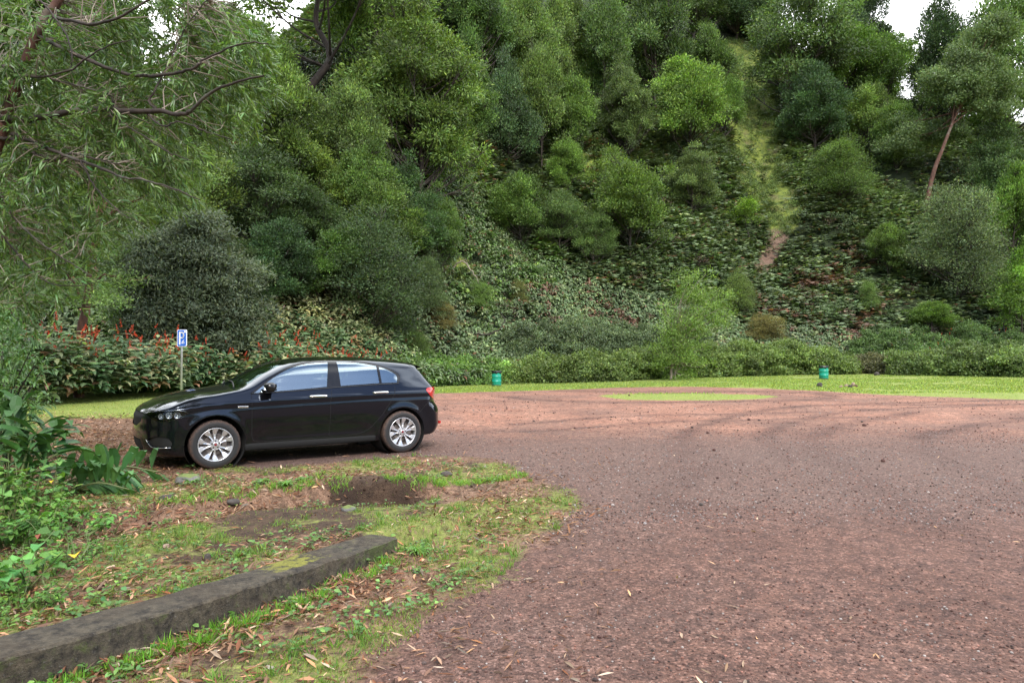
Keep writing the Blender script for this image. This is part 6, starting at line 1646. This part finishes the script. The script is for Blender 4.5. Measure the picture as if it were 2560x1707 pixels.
# ================================================================== unseen woods left of and behind the viewer, added for the car's reflections
def woods():
    n = 620; t = rng.uniform(size=n); side = rng.uniform(size=n) < .42
    x = np.where(side, rng.uniform(-26, -13.5, n), rng.uniform(-60, 70, n)); y = np.where(side, rng.uniform(-8, 19, n), rng.uniform(-44, -27, n))
    z = H(x, y)+rng.uniform(.3, 9.5, n)**1.0*np.where(side, 1.0, .95)
    lb = LB(); clump_leaves(lb, np.stack([x, y, z], -1), rng.uniform(1.2, 2.2, n), .7, 8, 18, .5, .5, .2, (.07, .11, .04))
    tag(lb.build('unseen_woodland', LM), kind='stuff')
woods()
d = np.array([.83179, .55509]); nn = np.array([d[1], -d[0]])
org = np.array([-3.84737, 8.88])-nn*.86
build_car((org[0], org[1], 0), math.atan2(d[1], d[0]))
# ================================================================== sky, sun, exposure
SUN_EL, SUN_AZ = R(42), R(166)     # azimuth measured from +Y towards +X
def make_world():
    w = bpy.data.worlds.new('World'); sc.world = w; w.use_nodes = True
    T = w.node_tree; T.nodes.clear(); L = T.links
    N = lambda t: T.nodes.new(t)
    sky = N('ShaderNodeTexSky'); sky.sky_type = 'NISHITA'; sky.sun_disc = False
    sky.sun_elevation = SUN_EL; sky.sun_rotation = SUN_AZ
    sky.air_density = 1.0; sky.dust_density = 1.5; sky.ozone_density = 3.0
    tc = N('ShaderNodeTexCoord'); sep = N('ShaderNodeSeparateXYZ'); L.new(tc.outputs['Generated'], sep.inputs[0])
    mp = N('ShaderNodeMapping'); mp.inputs['Scale'].default_value = (1, 1, 2.6); L.new(tc.outputs['Generated'], mp.inputs[0])
    nz = N('ShaderNodeTexNoise'); nz.inputs['Scale'].default_value = 2.9; nz.inputs['Detail'].default_value = 9; nz.inputs['Roughness'].default_value = .55
    nz.inputs['Distortion'].default_value = .4
    L.new(mp.outputs[0], nz.inputs['Vector'])
    # cloud cover: closed ahead (+Y), broken behind
    a = N('ShaderNodeMath'); a.operation = 'MULTIPLY_ADD'; L.new(sep.outputs[1], a.inputs[0]); a.inputs[1].default_value = .40; a.inputs[2].default_value = .075
    b = N('ShaderNodeMath'); b.operation = 'ADD'; L.new(nz.outputs[0], b.inputs[0]); L.new(a.outputs[0], b.inputs[1])
    r = N('ShaderNodeValToRGB'); L.new(b.outputs[0], r.inputs[0])
    r.color_ramp.elements[0].position = .47; r.color_ramp.elements[0].color = (0, 0, 0, 1)
    r.color_ramp.elements[1].position = .62; r.color_ramp.elements[1].color = (1, 1, 1, 1)
    nz2 = N('ShaderNodeTexNoise'); nz2.inputs['Scale'].default_value = 3.5; nz2.inputs['Detail'].default_value = 6; L.new(mp.outputs[0], nz2.inputs['Vector'])
    r2 = N('ShaderNodeValToRGB'); L.new(nz2.outputs[0], r2.inputs[0])
    r2.color_ramp.elements[0].position = .3; r2.color_ramp.elements[0].color = (11.5, 12.0, 12.6, 1)
    r2.color_ramp.elements[1].position = .7; r2.color_ramp.elements[1].color = (18, 18.2, 18.4, 1)
    mix = N('ShaderNodeMix'); mix.data_type = 'RGBA'
    L.new(r.outputs[0], mix.inputs[0]); L.new(sky.outputs[0], mix.inputs[6]); L.new(r2.outputs[0], mix.inputs[7])
    bg = N('ShaderNodeBackground'); bg.inputs[1].default_value = .135; L.new(mix.outputs[2], bg.inputs[0])
    o = N('ShaderNodeOutputWorld'); L.new(bg.outputs[0], o.inputs[0])
make_world()
sl = bpy.data.lights.new('sun', 'SUN'); sun = bpy.data.objects.new('sun', sl); COL.objects.link(sun)
sl.energy = 2.1; sl.angle = R(16); sl.color = (1, .96, .90)
dv = Vector((math.sin(SUN_AZ)*math.cos(SUN_EL), math.cos(SUN_AZ)*math.cos(SUN_EL), math.sin(SUN_EL)))
sun.rotation_euler = dv.to_track_quat('Z', 'Y').to_euler(); sun.location = (30, 10, 60)
vs = sc.view_settings; vs.view_transform = 'Standard'; vs.look = 'None'; vs.exposure = 0.95; vs.gamma = 1.0; vs.use_curve_mapping = False
sc.cycles.use_denoising = True
sc.cycles.max_bounces = 6; sc.cycles.diffuse_bounces = 3; sc.cycles.glossy_bounces = 3; sc.cycles.transmission_bounces = 4; sc.cycles.transparent_max_bounces = 8
sc.cycles.caustics_reflective = False; sc.cycles.caustics_refractive = False
